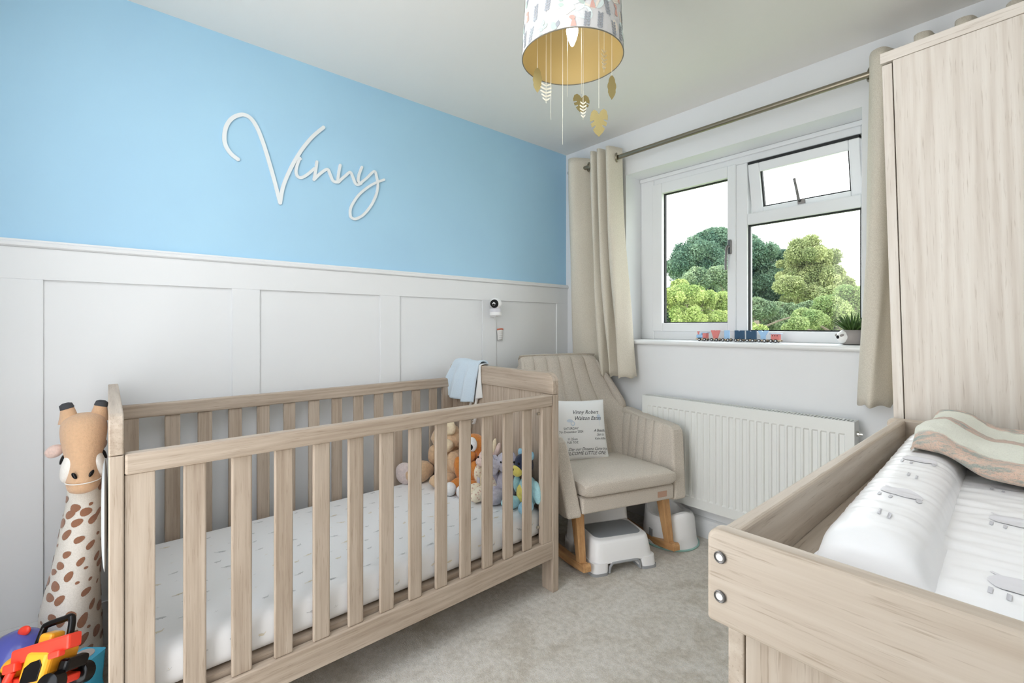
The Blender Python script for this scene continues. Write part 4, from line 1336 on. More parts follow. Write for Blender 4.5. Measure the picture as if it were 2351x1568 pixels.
for k in range(64):
    if k % 4 == 3: continue
    a0, a1 = 2 * PI * k / 64, 2 * PI * (k + 1) / 64
    rim.tube([(LX + 0.1495 * math.cos(a), LY + 0.1495 * math.sin(a), LZ) for a in (a0, (a0 + a1) / 2, a1)], 0.0014, 6)
build('rim_wire', MB().tube([(LX + 0.1493 * math.cos(2 * PI * k / 64), LY + 0.1493 * math.sin(2 * PI * k / 64), LZ) for k in range(64)], 0.0016, 6, closed=True), plain('dark_rim_print', (120, 116, 104), 0.7), pn)
build('cord', MB().tube([(LX, LY, 2.10), (LX, LY, 2.39)], 0.004, 8), M['white_plastic'], pn)
build('ceiling_rose', MB().lathe([(0.045, 2.37), (0.045, 2.385), (0.03, 2.398), (0.02, 2.40)], 24, (LX, LY)), M['white_plastic'], pn)
build('lamp_holder', MB().lathe([(0.016, 2.062), (0.018, 2.075), (0.018, 2.11), (0.008, 2.12)], 20, (LX, LY)), M['white_plastic'], pn)
bulb = MB().lathe([(0.001, 2.004), (0.005, 2.008), (0.011, 2.022), (0.016, 2.038), (0.018, 2.052), (0.016, 2.062), (0.012, 2.068)], 24, (LX, LY))
build('bulb', bulb, emit('warm_bulb', (255, 244, 226), 7.0), pn)
for k in range(3):
    a = 2 * PI * k / 3 + 0.4
    build('spider_arm', MB().tube([(LX, LY, 2.115), (LX + 0.14 * math.cos(a), LY + 0.14 * math.sin(a), 2.175)], 0.0018, 6), M['white_plastic'], pn)
# leaf prints on the drum
def on_drum(mb, poly, a, z, s, rot=0.0, off=0.0009):
    c, q = math.cos(rot), math.sin(rot)
    V = []
    for (x, y) in poly:
        X, Y = s * (x * c - y * q), s * (x * q + y * c)
        zz = min(max(z + Y, LZ + 0.003), LZ + 0.217)
        r = shade_r(zz) + off
        V.append((LX + r * math.cos(a + X / r), LY + r * math.sin(a + X / r), zz))
    mb.add(V, [tuple(range(len(V)))])
lens = [(0.30 * math.sin(PI * k / 6) * (1 if k <= 6 else 1), -0.5 + k / 6) for k in range(7)] + [(-0.30 * math.sin(PI * k / 6), -0.5 + k / 6) for k in range(5, 0, -1)]
PR = {n: MB() for n in ('sage', 'slate', 'rust', 'mist', 'peach')}
pr_rng = random.Random(5)
def blob(n=14, w=0.3):
    ph_ = [pr_rng.uniform(0, 6.28) for _ in range(3)]
    return [((0.5 + w * 0.25 * math.sin(2 * t + ph_[0]) + w * 0.2 * math.sin(3 * t + ph_[1])) * math.cos(t), (0.5 + w * 0.25 * math.sin(2 * t + ph_[2])) * math.sin(t)) for t in [2 * PI * j / n for j in range(n)]]
for k in range(46):      # watercolour washes underneath
    on_drum(PR['mist' if k % 3 else 'peach'], blob(), pr_rng.uniform(0, 2 * PI), LZ + pr_rng.uniform(0.02, 0.2), pr_rng.uniform(0.03, 0.055), pr_rng.uniform(0, 3), 0.0005 + 0.00001 * k)
for k in range(22):
    a = 2 * PI * k / 22
    for row in range(4):
        z = LZ + 0.022 + 0.055 * row + pr_rng.uniform(-0.01, 0.01)
        aa = a + (0.14 if row % 2 else 0) + pr_rng.uniform(-0.04, 0.04)
        kind = (k * 3 + row * 2) % 5
        if kind in (0, 3):     # sprig with paired slate leaves on a stem
            lean = pr_rng.uniform(-0.3, 0.3)
            on_drum(PR['slate'], [(-0.02, -1), (0.02, -1), (0.02, 1), (-0.02, 1)], aa, z, 0.024, lean, 0.0013)
            for j in range(6):
                for s_ in (-1, 1):
                    yy_ = -0.016 + 0.0075 * j
                    on_drum(PR['slate'], lens, aa + (s_ * 0.0048 - math.sin(lean) * yy_) / 0.148, z + yy_ + 0.002, 0.0105, s_ * -0.75 + lean, 0.0012)
        elif kind == 1:   # sage rounded leaves
            for (dx, dz, rt) in ((-0.05, 0.0, 0.9), (0.05, 0.004, -0.9), (0.0, 0.016, 0.1), (-0.04, -0.016, 1.2)):
                on_drum(PR['sage'], lens, aa + dx, z + dz, 0.019, rt, 0.0012)
        elif kind == 2:   # little rust-coloured bird
            on_drum(PR['rust'], [(-0.42, -0.6), (0.42, -0.6), (0.3, 0.1), (0.12, 0.5), (-0.1, 0.5), (-0.26, 0.1)], aa, z, 0.019, 0, 0.0012)
            on_drum(PR['rust'], [(0.45 * math.cos(t), 0.28 * math.sin(t)) for t in [2 * PI * j / 10 for j in range(10)]], aa - 0.02, z + 0.014, 0.019, -0.3, 0.0014)
            on_drum(PR['slate'], [(0.05 * math.cos(t), 0.05 * math.sin(t)) for t in [2 * PI * j / 8 for j in range(8)]], aa - 0.04, z + 0.015, 0.019, 0, 0.0016)
        else:
            on_drum(PR['sage'], lens, aa, z, 0.030, 0.5, 0.0011)
            on_drum(PR['slate'], lens, aa + 0.07, z + 0.004, 0.020, -0.3, 0.0012)
for n, c in (('sage', (178, 194, 186)), ('slate', (156, 160, 166)), ('rust', (214, 172, 160)), ('mist', (218, 230, 227)), ('peach', (240, 224, 212))):
    tag(build('printed_leaves', PR[n], plain('shade_ink_' + n, c, 0.9), shd, smooth=False, recalc=False), kind='stuff')
# card leaves on strings
U_ = Vector((math.cos(YAW), math.sin(YAW), 0))
def leaf_outline(kind):
    if kind == 'feather':
        P = [(0, 0.5)]
        for k in range(1, 10):
            t = k / 10
            P.append((0.19 * math.sin(PI * t) ** 0.7 * (0.86 if k % 3 == 0 else 1), 0.5 - t))
        P.append((0, -0.5))
        return [P + [(-x, y) for x, y in P[-2:0:-1]]]
    if kind == 'monstera':
        half = [(0.0, 0.24), (0.10, 0.36), (0.24, 0.42), (0.38, 0.34), (0.45, 0.16), (0.44, 0.02), (0.25, 0.06), (0.24, 0.02), (0.41, -0.06), (0.36, -0.18), (0.18, -0.12), (0.17, -0.16), (0.30, -0.26), (0.20, -0.38), (0.08, -0.46), (0.0, -0.52)]
        return [half + [(-x, y) for x, y in half[-2:0:-1]]]
    out = [[(-0.012, 0.5), (0.012, 0.5), (0.012, -0.5), (-0.012, -0.5)]]
    for k in range(5):
        y = 0.36 - 0.18 * k
        L = 0.30 * (1 - 0.16 * abs(k - 1.5))
        for s_ in (-1, 1):
            out.append([(0, y - 0.03), (s_ * L * 0.6, y + 0.03), (s_ * L, y + 0.10), (s_ * L * 0.9, y + 0.155), (s_ * L * 0.5, y + 0.11), (0, y + 0.04)])
    return out
def hang(du, dw, z, size, kind, mat, yaw=0.0, aspect=1.0):
    p = Vector((LX, LY, 0)) + U_ * du + Vector((-math.sin(YAW), math.cos(YAW), 0)) * dw
    ax = Vector((math.cos(YAW + yaw), math.sin(YAW + yaw), 0))
    nr = Vector((-ax.y, ax.x, 0))
    mb = MB()
    for poly in leaf_outline(kind):
        V = [tuple(p + ax * (x * size * aspect) + Vector((0, 0, z + y * size)) + nr * s) for s in (0.0, 0.0008) for (x, y) in poly]
        n = len(poly)
        mb.add(V, [tuple(range(n)), tuple(range(2 * n - 1, n - 1, -1))] + [(i, (i + 1) % n, n + (i + 1) % n, n + i) for i in range(n)])
    lf = build('card_leaf', mb, M[mat], pn, smooth=False)
    build('string', MB().tube([tuple(p + Vector((0, 0, z + 0.45 * size))), tuple(p + Vector((0, 0, 2.13)))], 0.0007, 5), M['string'], lf)
px = 1.39 / 1068.0
for (ix, iy, sz, kind, mat, yw, asp, dw) in (
        (1234, 183, 60, 'feather', 'gold_leaf', 0.0, 0.95, 0.0), (1254, 214, 46, 'fern', 'cream_leaf', 0.2, 1.1, 0.0),
        (1338, 236, 46, 'monstera', 'gold_leaf', 0.3, 1.0, 0.03), (1336, 254, 42, 'fern', 'cream_leaf', 0.0, 0.7, -0.03),
        (1370, 279, 68, 'monstera', 'gold_leaf', -0.2, 0.66, -0.05), (1405, 200, 58, 'feather', 'gold_leaf', 0.1, 0.95, 0.0),
        (1392, 140, 52, 'fern', 'cream_leaf', 0.5, 0.6, 0.05), (1289, 300, 64, 'feather', 'cream_leaf', 1.45, 0.6, -0.03),
        (1265, 252, 46, 'feather', 'cream_leaf', 1.45, 0.6, 0.0), (1305, 203, 40, 'feather', 'cream_leaf', 1.4, 0.6, 0.02)):
    q = 1 + dw / 1.39
    hang((ix - 1314) * px * q, dw, 1.17 + (748 - iy) * px * q, sz * px * q, kind, mat, yw, asp)

# ------------------------------------------------------------------ toy train on the sill: one thing per vehicle
SZ = 1.0845
TY = 0.060
M['t_red'] = plain('salmon_red_paint', (214, 128, 124), 0.5)
M['t_blue'] = plain('sky_blue_paint', (158, 196, 232), 0.5)
M['t_navy'] = plain('navy_paint', (44, 78, 108), 0.5)
M['t_wood'] = plain('pale_beech', (206, 186, 160), 0.6, var=0.06, vs=40)
M['t_grey'] = plain('grey_blue_paint', (184, 194, 214), 0.5)
M['t_black'] = plain('black_wheel', (52, 54, 58), 0.5, k=1)
M['t_white'] = plain('white_hub', (238, 238, 236), 0.5)
def wheels(par, xs):
    for x in xs:
        for s in (-1, 1):
            w = build('wheel', MB().tube([(x, TY + s * 0.016, SZ + 0.0085), (x, TY + s * 0.022, SZ + 0.0085)], 0.0085, 18), M['t_black'], par)
            build('hub', MB().tube([(x, TY + s * 0.022, SZ + 0.0085), (x, TY + s * 0.0232, SZ + 0.0085)], 0.0042, 12), M['t_white'], w)
def chassis(par, x0, x1):
    build('chassis', MB().box(x0, x1, TY - 0.0155, TY + 0.0155, SZ + 0.006, SZ + 0.0145), M['t_wood'], par, smooth=False, bevel=0.0015)
    build('coupling', MB().tube([(x1, TY, SZ + 0.010), (x1 + 0.006, TY, SZ + 0.010)], 0.0035, 10), M['steel'], par)
GT = 'wooden name train on the window sill'
lo = thing('toy_locomotive', 'small wooden toy engine in blue and red on the window sill', 'toy train', (0.991, TY, SZ), group=GT)
chassis(lo, 0.958, 1.020)
wheels(lo, (0.982, 1.012))
build('boiler', MB().tube([(0.960, TY, SZ + 0.025), (1.000, TY, SZ + 0.025)], 0.0115, 18), M['t_blue'], lo)
build('cab', MB().box(0.998, 1.020, TY - 0.0145, TY + 0.0145, SZ + 0.0145, SZ + 0.044), M['t_red'], lo, smooth=False, bevel=0.001)
build('roof', MB().box(0.990, 1.026, TY - 0.017, TY + 0.017, SZ + 0.044, SZ + 0.0495), M['t_grey'], lo, smooth=False, bevel=0.002)
build('chimney', MB().lathe([(0.0045, SZ + 0.035), (0.0045, SZ + 0.046), (0.0075, SZ + 0.051), (0.0075, SZ + 0.054)], 14, (0.967, TY)), M['t_red'], lo)
build('steam_dome', MB().lathe([(0.005, SZ + 0.035), (0.005, SZ + 0.046), (0.002, SZ + 0.048)], 14, (0.985, TY)), M['t_blue'], lo)
LET = {
    'V': [(-0.5, 1.0), (-0.1, 1.0), (0.0, 0.72), (0.1, 1.0), (0.5, 1.0), (0.2, 0.0), (-0.2, 0.0)],
    'I': [(-0.25, 0), (-0.25, 1), (0.25, 1), (0.25, 0)],
    'N': [(-0.5, 0.0), (-0.5, 1.0), (-0.12, 1.0), (0.0, 0.85), (0.08, 1.0), (0.5, 1.0), (0.5, 0.0), (0.12, 0.0), (0.0, 0.2), (-0.06, 0.0)],
    'Y': [(-0.52, 1.0), (-0.15, 1.0), (0.0, 0.84), (0.15, 1.0), (0.52, 1.0), (0.22, 0.42), (0.22, 0.0), (-0.22, 0.0), (-0.22, 0.42)]}
wag = [('V', 1.041, 1.095, 't_red', 'salmon'), ('I', 1.107, 1.155, 't_blue', 'pale blue'), ('N', 1.173, 1.225, 't_navy', 'navy'), ('N', 1.233, 1.285, 't_navy', 'navy'), ('Y', 1.293, 1.342, 't_blue', 'pale blue')]
WL = ['wooden wagon with a salmon letter V, behind the toy engine', 'wooden wagon with a pale blue letter I', 'wooden wagon with a navy letter N beside the letter I wagon', 'wooden wagon with a navy letter N beside the letter Y wagon', 'wooden wagon with a pale blue letter Y']
for (ch_, x0, x1, mt_, cn), lb in zip(wag, WL):
    w = thing('toy_wagon', lb, 'toy train', ((x0 + x1) / 2, TY, SZ), group=GT)
    chassis(w, x0 + 0.002, x1 - 0.006)
    xc = (x0 + x1) / 2
    wheels(w, (xc - 0.0145, xc + 0.0125))
    hgt = 0.046
    poly = [(xc - 0.001 + px_ * 0.049, SZ + 0.0146 + pz_ * hgt) for px_, pz_ in LET[ch_]]
    build('letter', MB().prism(poly, 'y', TY - 0.007, TY + 0.007), M[mt_], w, smooth=False)
cb = thing('toy_carriage', 'small wooden toy carriage in red with a grey roof, last in the train', 'toy train', (1.376, TY, SZ), group=GT)
chassis(cb, 1.351, 1.402)
wheels(cb, (1.360, 1.382))
build('body', MB().box(1.358, 1.396, TY - 0.0145, TY + 0.0145, SZ + 0.0145, SZ + 0.042), M['t_red'], cb, smooth=False, bevel=0.001)
build('roof', MB().box(1.350, 1.405, TY - 0.017, TY + 0.017, SZ + 0.042, SZ + 0.0475), M['t_grey'], cb, smooth=False, bevel=0.002)
for x in (1.366, 1.377, 1.388):
    build('painted_window', MB().box(x - 0.002, x + 0.002, TY - 0.0151, TY - 0.0146, SZ + 0.032, SZ + 0.038), M['t_black'], cb, smooth=False)

# ------------------------------------------------------------------ sloth planter
pc = Vector((1.694, 0.080, SZ))
pl = thing('potted_plant', 'spiky green plant in a grey animal-faced pot on the window sill', 'potted plant', tuple(pc))
M['pot'] = plain('grey_ceramic', (148, 142, 138), 0.45)
M['pot_face'] = plain('white_glaze', (232, 232, 230), 0.25)
M['spike'] = plain('dark_green_leaf', (74, 104, 50), 0.45, k=1.0, var=0.35, vs=40)
build('pot', MB().lathe([(0.036, 0.0), (0.046, 0.004), (0.051, 0.02), (0.051, 0.045), (0.046, 0.062), (0.040, 0.067), (0.036, 0.066), (0.034, 0.055)], 32), M['pot'], pl, local=True)
fa = Vector((-0.62, -0.78, 0)).normalized()
fs = Vector((-fa.y, fa.x, 0))
fc = fa * 0.036 + fs * -0.004
face = build('face', MB().ell((fc.x, fc.y, 0.034), (0.031, 0.031, 0.031), (0, 0, 0)), M['pot_face'], pl, local=True)
fe = math.atan2(fa.y, fa.x)
nz = fc + fa * 0.031
build('nose', MB().ell((nz.x, nz.y, 0.034), (0.004, 0.008, 0.008), (0, 0, fe)), M['black'], face, local=True)
for s in (-1, 1):
    e = fc + fa * 0.0255 + fs * (0.018 * s)
    pt = build('eye_patch', MB().ell((e.x, e.y, 0.0425), (0.004, 0.009, 0.006), (0.5 * s, 0, fe + 0.62 * s)), M['pot'], face, local=True)
for k in range(46):
    rr = random.Random(k)
    a = k * 2.399
    tilt = 0.15 + 0.95 * (k / 46) ** 0.8
    L = 0.092 * rr.uniform(0.8, 1.1)
    d = Vector((math.cos(a) * math.sin(tilt), math.sin(a) * math.sin(tilt), math.cos(tilt)))
    b = Vector((math.cos(a) * 0.010, math.sin(a) * 0.010, 0.055))
    pts = [b, b + d * L * 0.5 + Vector((0, 0, 0.004)), b + d * L * 0.85 + Vector((0, 0, 0.004)), b + d * L]
    if pc.y + pts[-1].y > 0.15:
        continue
    build('leaf', MB().tube(pts, [0.0045, 0.0042, 0.002, 0.0003], 6), M['spike'], pl, local=True)

# ------------------------------------------------------------------ baby camera on the panelling
bc = thing('baby_monitor', 'white baby camera with a black lens fixed to the panelled wall', 'baby monitor', (0.016, -0.70, 1.23))
cyl = (0.062, -0.703)
build('wall_bracket', MB().box(0.016, 0.022, -0.715, -0.685, 1.235, 1.275).box(0.02, 0.075, -0.715, -0.685, 1.226, 1.232), M['white_plastic'], bc, smooth=False, bevel=0.001)
build('base', MB().lathe([(0.034, 1.232), (0.036, 1.236), (0.035, 1.252), (0.033, 1.254)], 28, cyl), M['white_plastic'], bc)
build('base_band', MB().lathe([(0.0325, 1.254), (0.0325, 1.274), (0.031, 1.276)], 28, cyl), plain('pale_grey_plastic', (204, 204, 210), 0.4), bc)
hdm = build('head', MB().ell((cyl[0], cyl[1], 1.306), (0.036, 0.036, 0.038)), M['white_plastic'], bc)
ld = Vector((0.50, -0.85, -0.06)).normalized()
lp = Vector((cyl[0], cyl[1], 1.306)) + ld * 0.0255
build('lens_plate', MB().tube([tuple(lp), tuple(lp + ld * 0.009)], [0.0265, 0.024], 28), M['black'], hdm)
build('lens_ring', MB().tube([tuple(lp + ld * 0.0085 + Vector((0, 0, -0.006))), tuple(lp + ld * 0.0102 + Vector((0, 0, -0.006)))], [0.0088, 0.0082], 20), M['pewter'], hdm)
build('lens', MB().tube([tuple(lp + ld * 0.0105 + Vector((0, 0, -0.006))), tuple(lp + ld * 0.0125 + Vector((0, 0, -0.006)))], 0.006, 16), M['black'], hdm)
build('aerial', MB().tube([(0.03, -0.672, 1.262), (0.034, -0.655, 1.276)], 0.0022, 8), M['white_plastic'], bc)
build('cable', MB().tube([tuple(p) for p in spline([(0.030, -0.69, 1.232), (0.0105, -0.668, 1.19), (0.0105, -0.662, 1.10), (0.0105, -0.664, 0.9), (0.0105, -0.662, 0.55), (0.0105, -0.66, 0.3)], 6)], 0.0022, 8), M['white_plastic'], bc)
tagm = MB().grid(lambda u, v: (0.012 + 0.010 * math.sin(PI * u), -0.654 + 0.052 * u - 0.012 * v * (1 - 2 * u) * -0.6, 1.150 - 0.075 * v + 0.004 * math.sin(3 * u)), 6, 8)
cab = build('warning_tag', tagm, plain('white_paper', (224, 222, 220), 0.8, var=0.03, vs=120), bc, solid=0.0006, recalc=False)
build('tag_stripe', MB().grid(lambda u, v: (0.0128 + 0.010 * math.sin(PI * u), -0.654 + 0.052 * u, 1.1512 - 0.009 * v + 0.004 * math.sin(3 * u)), 6, 2), plain('orange_red_ink', (196, 112, 88), 0.7), cab, recalc=False, solid=0.0006)
tl = MB()
for k in range(5):
    tl.grid(lambda u, v, k=k: (0.0132 + 0.010 * math.sin(PI * (0.2 + 0.6 * u)), -0.642 + 0.028 * u, 1.132 - 0.011 * k - 0.002 * v), 5, 1)
tag(build('tag_print', tl, plain('grey_ink', (170, 168, 166), 0.8), cab, recalc=False), kind='stuff')

# ------------------------------------------------------------------ fleece blanket hung over the cot corner
fb = thing('fleece_blanket', 'pale blue fleece blanket draped over the far end of the cot', 'blanket', (0.22, -1.03, 0.78))
M['fleece'] = plush('pale_blue_fleece', (202, 217, 230), var=0.05, scale=260)
M['muslin'] = cloth('white_muslin', (232, 232, 228), (240, 240, 237), 320, 0.9, 0.1, trans=0.1)
def fleece_fn(u, v):
    # u across (along the end board), v from the outside flap over the top to the inside flap
    x = 0.098 + 0.235 * u
    L = 0.10 + 0.05 + 0.19
    s = v * L
    fold = 0.5 + 0.5 * math.cos(u * 2 * PI * 2.6 + 0.6)
    if s < 0.10:
        y, z = -0.976, 0.868 + s
    elif s < 0.15:
        t = (s - 0.10) / 0.05 * PI
        y, z = -1.004 + 0.028 * math.cos(t), 0.968 + 0.016 * math.sin(t)
    else:
        d = s - 0.15
        y, z = -1.036 - 0.10 * d - 0.028 * fold * min(1, d / 0.08), 0.968 - d * (1.0 + 0.05 * u)
        x += -0.05 * (1 - u) * d / 0.19 * 1.2 - 0.015 * u * d / 0.19
    z += 0.004 * math.sin(u * 7) + 0.002 * mnoise.noise(Vector((u * 8, v * 8, 0)))
    return (x, y, z)
build('fleece', MB().grid(fleece_fn, 60, 40), M['fleece'], fb, solid=0.007, recalc=False)
mu = thing('muslin_bib', 'white muslin bib with popper straps hung over the cot end below the fleece', 'bib', (0.30, -1.03, 0.70))
def mus_fn(u, v):
    x = 0.285 + 0.062 * u
    if v < 0.2:
        t = v / 0.2 * PI
        y, z = -1.004 + 0.0235 * math.cos(t), 0.964 + 0.006 * math.sin(t)
    else:
        d = (v - 0.2) / 0.8
        y, z = -1.0285 - 0.012 * math.sin(u * 9 + d * 2) * d - 0.006, 0.963 - 0.19 * d + 0.02 * u * d
        x += -0.03 * d * (1 - u)
    return (x, y, z)
build('cloth', MB().grid(mus_fn, 24, 30), M['muslin'], mu, solid=0.003, recalc=False)
for (xa, z1_) in ((0.262, 0.615), (0.305, 0.655)):
    P = spline([(xa + 0.015, -1.036, 0.80), (xa + 0.008, -1.046, 0.74), (xa + 0.012, -1.05, 0.68), (xa, -1.05, z1_)], 6)
    mbx = MB().tube([tuple(p) for p in P], [0.009] * (len(P) - 4) + [0.011, 0.013, 0.013, 0.009], 10, flat=0.3)
    s = build('strap', mbx, M['muslin'], mu)
    build('popper', MB().ell((xa, -1.055, z1_ + 0.018), (0.003, 0.003, 0.003), nu=10, nv=6), M['chrome'], s)

# ------------------------------------------------------------------ soft toys in the cot
def soft(par, nm, c, r, mat, rot=(0, 0, 0), fuzz=0.05, fs=70, nu=28, nv=18, p2=None):
    return build(nm, MB().ell(c, r, rot, nu, nv, fuzz, fs), mat, p2 or par)
GS = 'soft toys sitting at the end of the cot'
# teddy
P_ = {n: plush('plush_' + n, c) for n, c in dict(tan=(206, 176, 142), cream=(230, 208, 178), foot=(206, 192, 188), orange=(200, 128, 62), deep=(172, 102, 50), white=(240, 238, 232), grey=(180, 176, 186), dgrey=(160, 156, 168), blue=(168, 212, 224), sky=(150, 196, 220), navy=(44, 52, 74), yellow=(232, 208, 110), brown=(150, 110, 76), pink=(214, 190, 180)).items()}
td = thing('teddy_bear', 'shaggy tan teddy bear slumped in the back corner of the cot', 'soft toy', (0.22, -1.14, 0.363), group=GS)
soft(td, 'body', (0.225, -1.135, 0.425), (0.072, 0.062, 0.072), P_['tan'], fuzz=0.10, fs=55)
hd_ = soft(td, 'head', (0.205, -1.140, 0.530), (0.068, 0.060, 0.056), P_['tan'], fuzz=0.10, fs=55)
soft(td, 'muzzle', (0.255, -1.180, 0.515), (0.032, 0.030, 0.026), P_['cream'], p2=hd_)
soft(td, 'ear', (0.240, -1.165, 0.585), (0.042, 0.024, 0.034), P_['cream'], (0, 0.5, 0.3), 0.10, p2=hd_)
soft(td, 'ear', (0.150, -1.130, 0.575), (0.028, 0.018, 0.028), P_['tan'], p2=hd_)
for (x, y) in ((0.262, -1.196), (0.232, -1.199)):
    soft(td, 'eye', (x, y, 0.543), (0.006, 0.005, 0.006), M['black'], fuzz=0, p2=hd_)
soft(td, 'nose', (0.275, -1.207, 0.520), (0.010, 0.006, 0.007), M['black'], fuzz=0, p2=hd_)
lg = soft(td, 'leg', (0.155, -1.235, 0.402), (0.042, 0.070, 0.040), P_['tan'], (0, 0, 0.35), 0.10, 55)
soft(td, 'sole', (0.142, -1.292, 0.405), (0.040, 0.018, 0.042), P_['foot'], (0, 0, 0.55), p2=lg)
lg = soft(td, 'leg', (0.27, -1.20, 0.392), (0.036, 0.055, 0.030), P_['tan'], (0, 0, -0.2), 0.10, 55)
soft(td, 'arm', (0.155, -1.16, 0.455), (0.026, 0.034, 0.052), P_['tan'], (0.3, 0.3, 0), 0.10, 55)
soft(td, 'arm', (0.285, -1.155, 0.450), (0.024, 0.032, 0.045), P_['tan'], (0.3, -0.3, 0), 0.10, 55)
# orange puppy
dg_ = thing('plush_puppy', 'orange plush puppy with a big white eye beside the teddy bear', 'soft toy', (0.375, -1.17, 0.363), group=GS)
soft(dg_, 'body', (0.375, -1.135, 0.425), (0.050, 0.048, 0.068), P_['orange'], fuzz=0.03)
hd_ = soft(dg_, 'head', (0.372, -1.150, 0.535), (0.050, 0.048, 0.048), P_['orange'], fuzz=0.03)
soft(dg_, 'muzzle', (0.385, -1.185, 0.512), (0.036, 0.030, 0.026), P_['orange'], p2=hd_)
for (x, y) in ((0.405, -1.183), (0.372, -1.190)):
    ey = soft(dg_, 'eye_white', (x, y, 0.553), (0.022, 0.015, 0.028), P_['white'], fuzz=0, rot=(0, 0, 0.6), p2=hd_)
    ob_ = build('pupil', MB().ell((x + 0.006, y - 0.0115, 0.547), (0.0115, 0.005, 0.0125), (0, 0, 0.6)), M['black'], hd_)
soft(dg_, 'nose', (0.395, -1.214, 0.520), (0.009, 0.006, 0.007), M['black'], fuzz=0, p2=hd_)
soft(dg_, 'ear', (0.325, -1.150, 0.505), (0.016, 0.022, 0.048), P_['deep'], (0, 0.35, 0), p2=hd_)
soft(dg_, 'ear', (0.425, -1.150, 0.505), (0.014, 0.022, 0.045), P_['deep'], (0, -0.35, 0), p2=hd_)
soft(dg_, 'arm', (0.335, -1.185, 0.440), (0.022, 0.024, 0.062), P_['orange'], (0.35, 0.15, 0))
soft(dg_, 'arm', (0.418, -1.165, 0.445), (0.020, 0.022, 0.050), P_['orange'], (0.3, -0.2, 0))
lg = soft(dg_, 'leg', (0.352, -1.205, 0.392), (0.026, 0.052, 0.028), P_['orange'], (0.1, 0, 0.1))
soft(dg_, 'paw', (0.362, -1.252, 0.389), (0.025, 0.024, 0.025), P_['white'], p2=lg)
lg = soft(dg_, 'leg', (0.410, -1.195, 0.392), (0.024, 0.045, 0.028), P_['orange'], (0.1, 0, -0.1))
soft(dg_, 'paw', (0.412, -1.232, 0.388), (0.022, 0.022, 0.024), P_['white'], p2=lg)
# cream floral rabbit
def floral():
    t = NT('cream_floral_cotton')
    v = t.node('ShaderNodeTexVoronoi')
    v.inputs['Scale'].default_value = 75
    t.link(t.coords(), v.inputs['Vector'])
    n = t.noise(t.coords(), 60, 2)
    dots = t.ramp(v.outputs['Distance'], [(0.22, lin((206, 176, 158), K)), (0.34, lin((236, 222, 200), K))])
    t.link(dots, t.b.inputs['Base Color'])
    t.bump(n, 0.3, 0.003)
    return t.setup(0.95, 0, 0.1, 0.2)
FLO = floral()
rb_ = thing('plush_rabbit', 'cream floral cloth rabbit with upright ears between the puppy and the grey elephant', 'soft toy', (0.49, -1.18, 0.363), group=GS)
soft(rb_, 'body', (0.495, -1.140, 0.425), (0.042, 0.040, 0.062), FLO, fuzz=0.02)
hd_ = soft(rb_, 'head', (0.492, -1.150, 0.515), (0.038, 0.036, 0.036), P_['pink'], fuzz=0.03)
soft(rb_, 'muzzle', (0.485, -1.180, 0.503), (0.024, 0.016, 0.018), P_['pink'], p2=hd_)
for (x, y) in ((0.476, -1.184), (0.502, -1.184)):
    soft(rb_, 'eye', (x, y, 0.522), (0.004, 0.004, 0.004), M['black'], fuzz=0, p2=hd_)
soft(rb_, 'ear', (0.515, -1.135, 0.562), (0.011, 0.008, 0.036), P_['cream'], (0, 0.25, 0), p2=hd_)
soft(rb_, 'ear', (0.537, -1.135, 0.552), (0.011, 0.008, 0.036), P_['pink'], (0, 0.45, 0), p2=hd_)
soft(rb_, 'leg', (0.520, -1.205, 0.392), (0.026, 0.062, 0.028), FLO, (0, 0, 0.30), 0.02)
soft(rb_, 'leg', (0.475, -1.200, 0.392), (0.024, 0.055, 0.028), FLO, (0, 0, -0.1), 0.02)
soft(rb_, 'arm', (0.462, -1.170, 0.445), (0.018, 0.022, 0.052), FLO, (0.3, 0.35, 0), 0.02)
soft(rb_, 'arm', (0.534, -1.165, 0.445), (0.016, 0.02, 0.045), FLO, (0.3, -0.2, 0), 0.02)
build('care_label', MB().box(0.485, 0.502, -1.197, -1.195, 0.425, 0.447), P_['grey'], rb_, smooth=False)
# grey elephant
el_ = thing('plush_elephant', 'lilac-grey plush elephant with floppy ears beside the blue pup', 'soft toy', (0.60, -1.12, 0.363), group=GS)
soft(el_, 'body', (0.600, -1.105, 0.425), (0.045, 0.040, 0.060), P_['grey'], fuzz=0.03)
hd_ = soft(el_, 'head', (0.612, -1.120, 0.512), (0.040, 0.038, 0.040), P_['grey'], fuzz=0.03)
soft(el_, 'ear', (0.576, -1.152, 0.500), (0.026, 0.014, 0.040), P_['grey'], (0, 0.1, 0.2), p2=hd_)
soft(el_, 'ear', (0.655, -1.120, 0.525), (0.022, 0.012, 0.034), P_['dgrey'], (0, -0.3, -0.2), p2=hd_)
build('trunk', MB().tube([(0.600, -1.150, 0.505), (0.590, -1.172, 0.515), (0.575, -1.178, 0.535), (0.562, -1.174, 0.548)], [0.018, 0.016, 0.015, 0.013], 14), P_['grey'], hd_)
for x in (0.598, 0.624):
    soft(el_, 'eye', (x, -1.157, 0.522), (0.004, 0.003, 0.004), M['black'], fuzz=0, p2=hd_)
for (x, y, r) in ((0.615, -1.165, 0.2), (0.577, -1.15, -0.1)):
    soft(el_, 'leg', (x, y, 0.392), (0.026, 0.050, 0.028), P_['grey'], (0, 0, r))
soft(el_, 'arm', (0.565, -1.135, 0.44), (0.016, 0.020, 0.046), P_['dgrey'], (0.3, 0.1, 0))
soft(el_, 'arm', (0.632, -1.13, 0.44), (0.016, 0.020, 0.044), P_['dgrey'], (0.3, -0.2, 0))
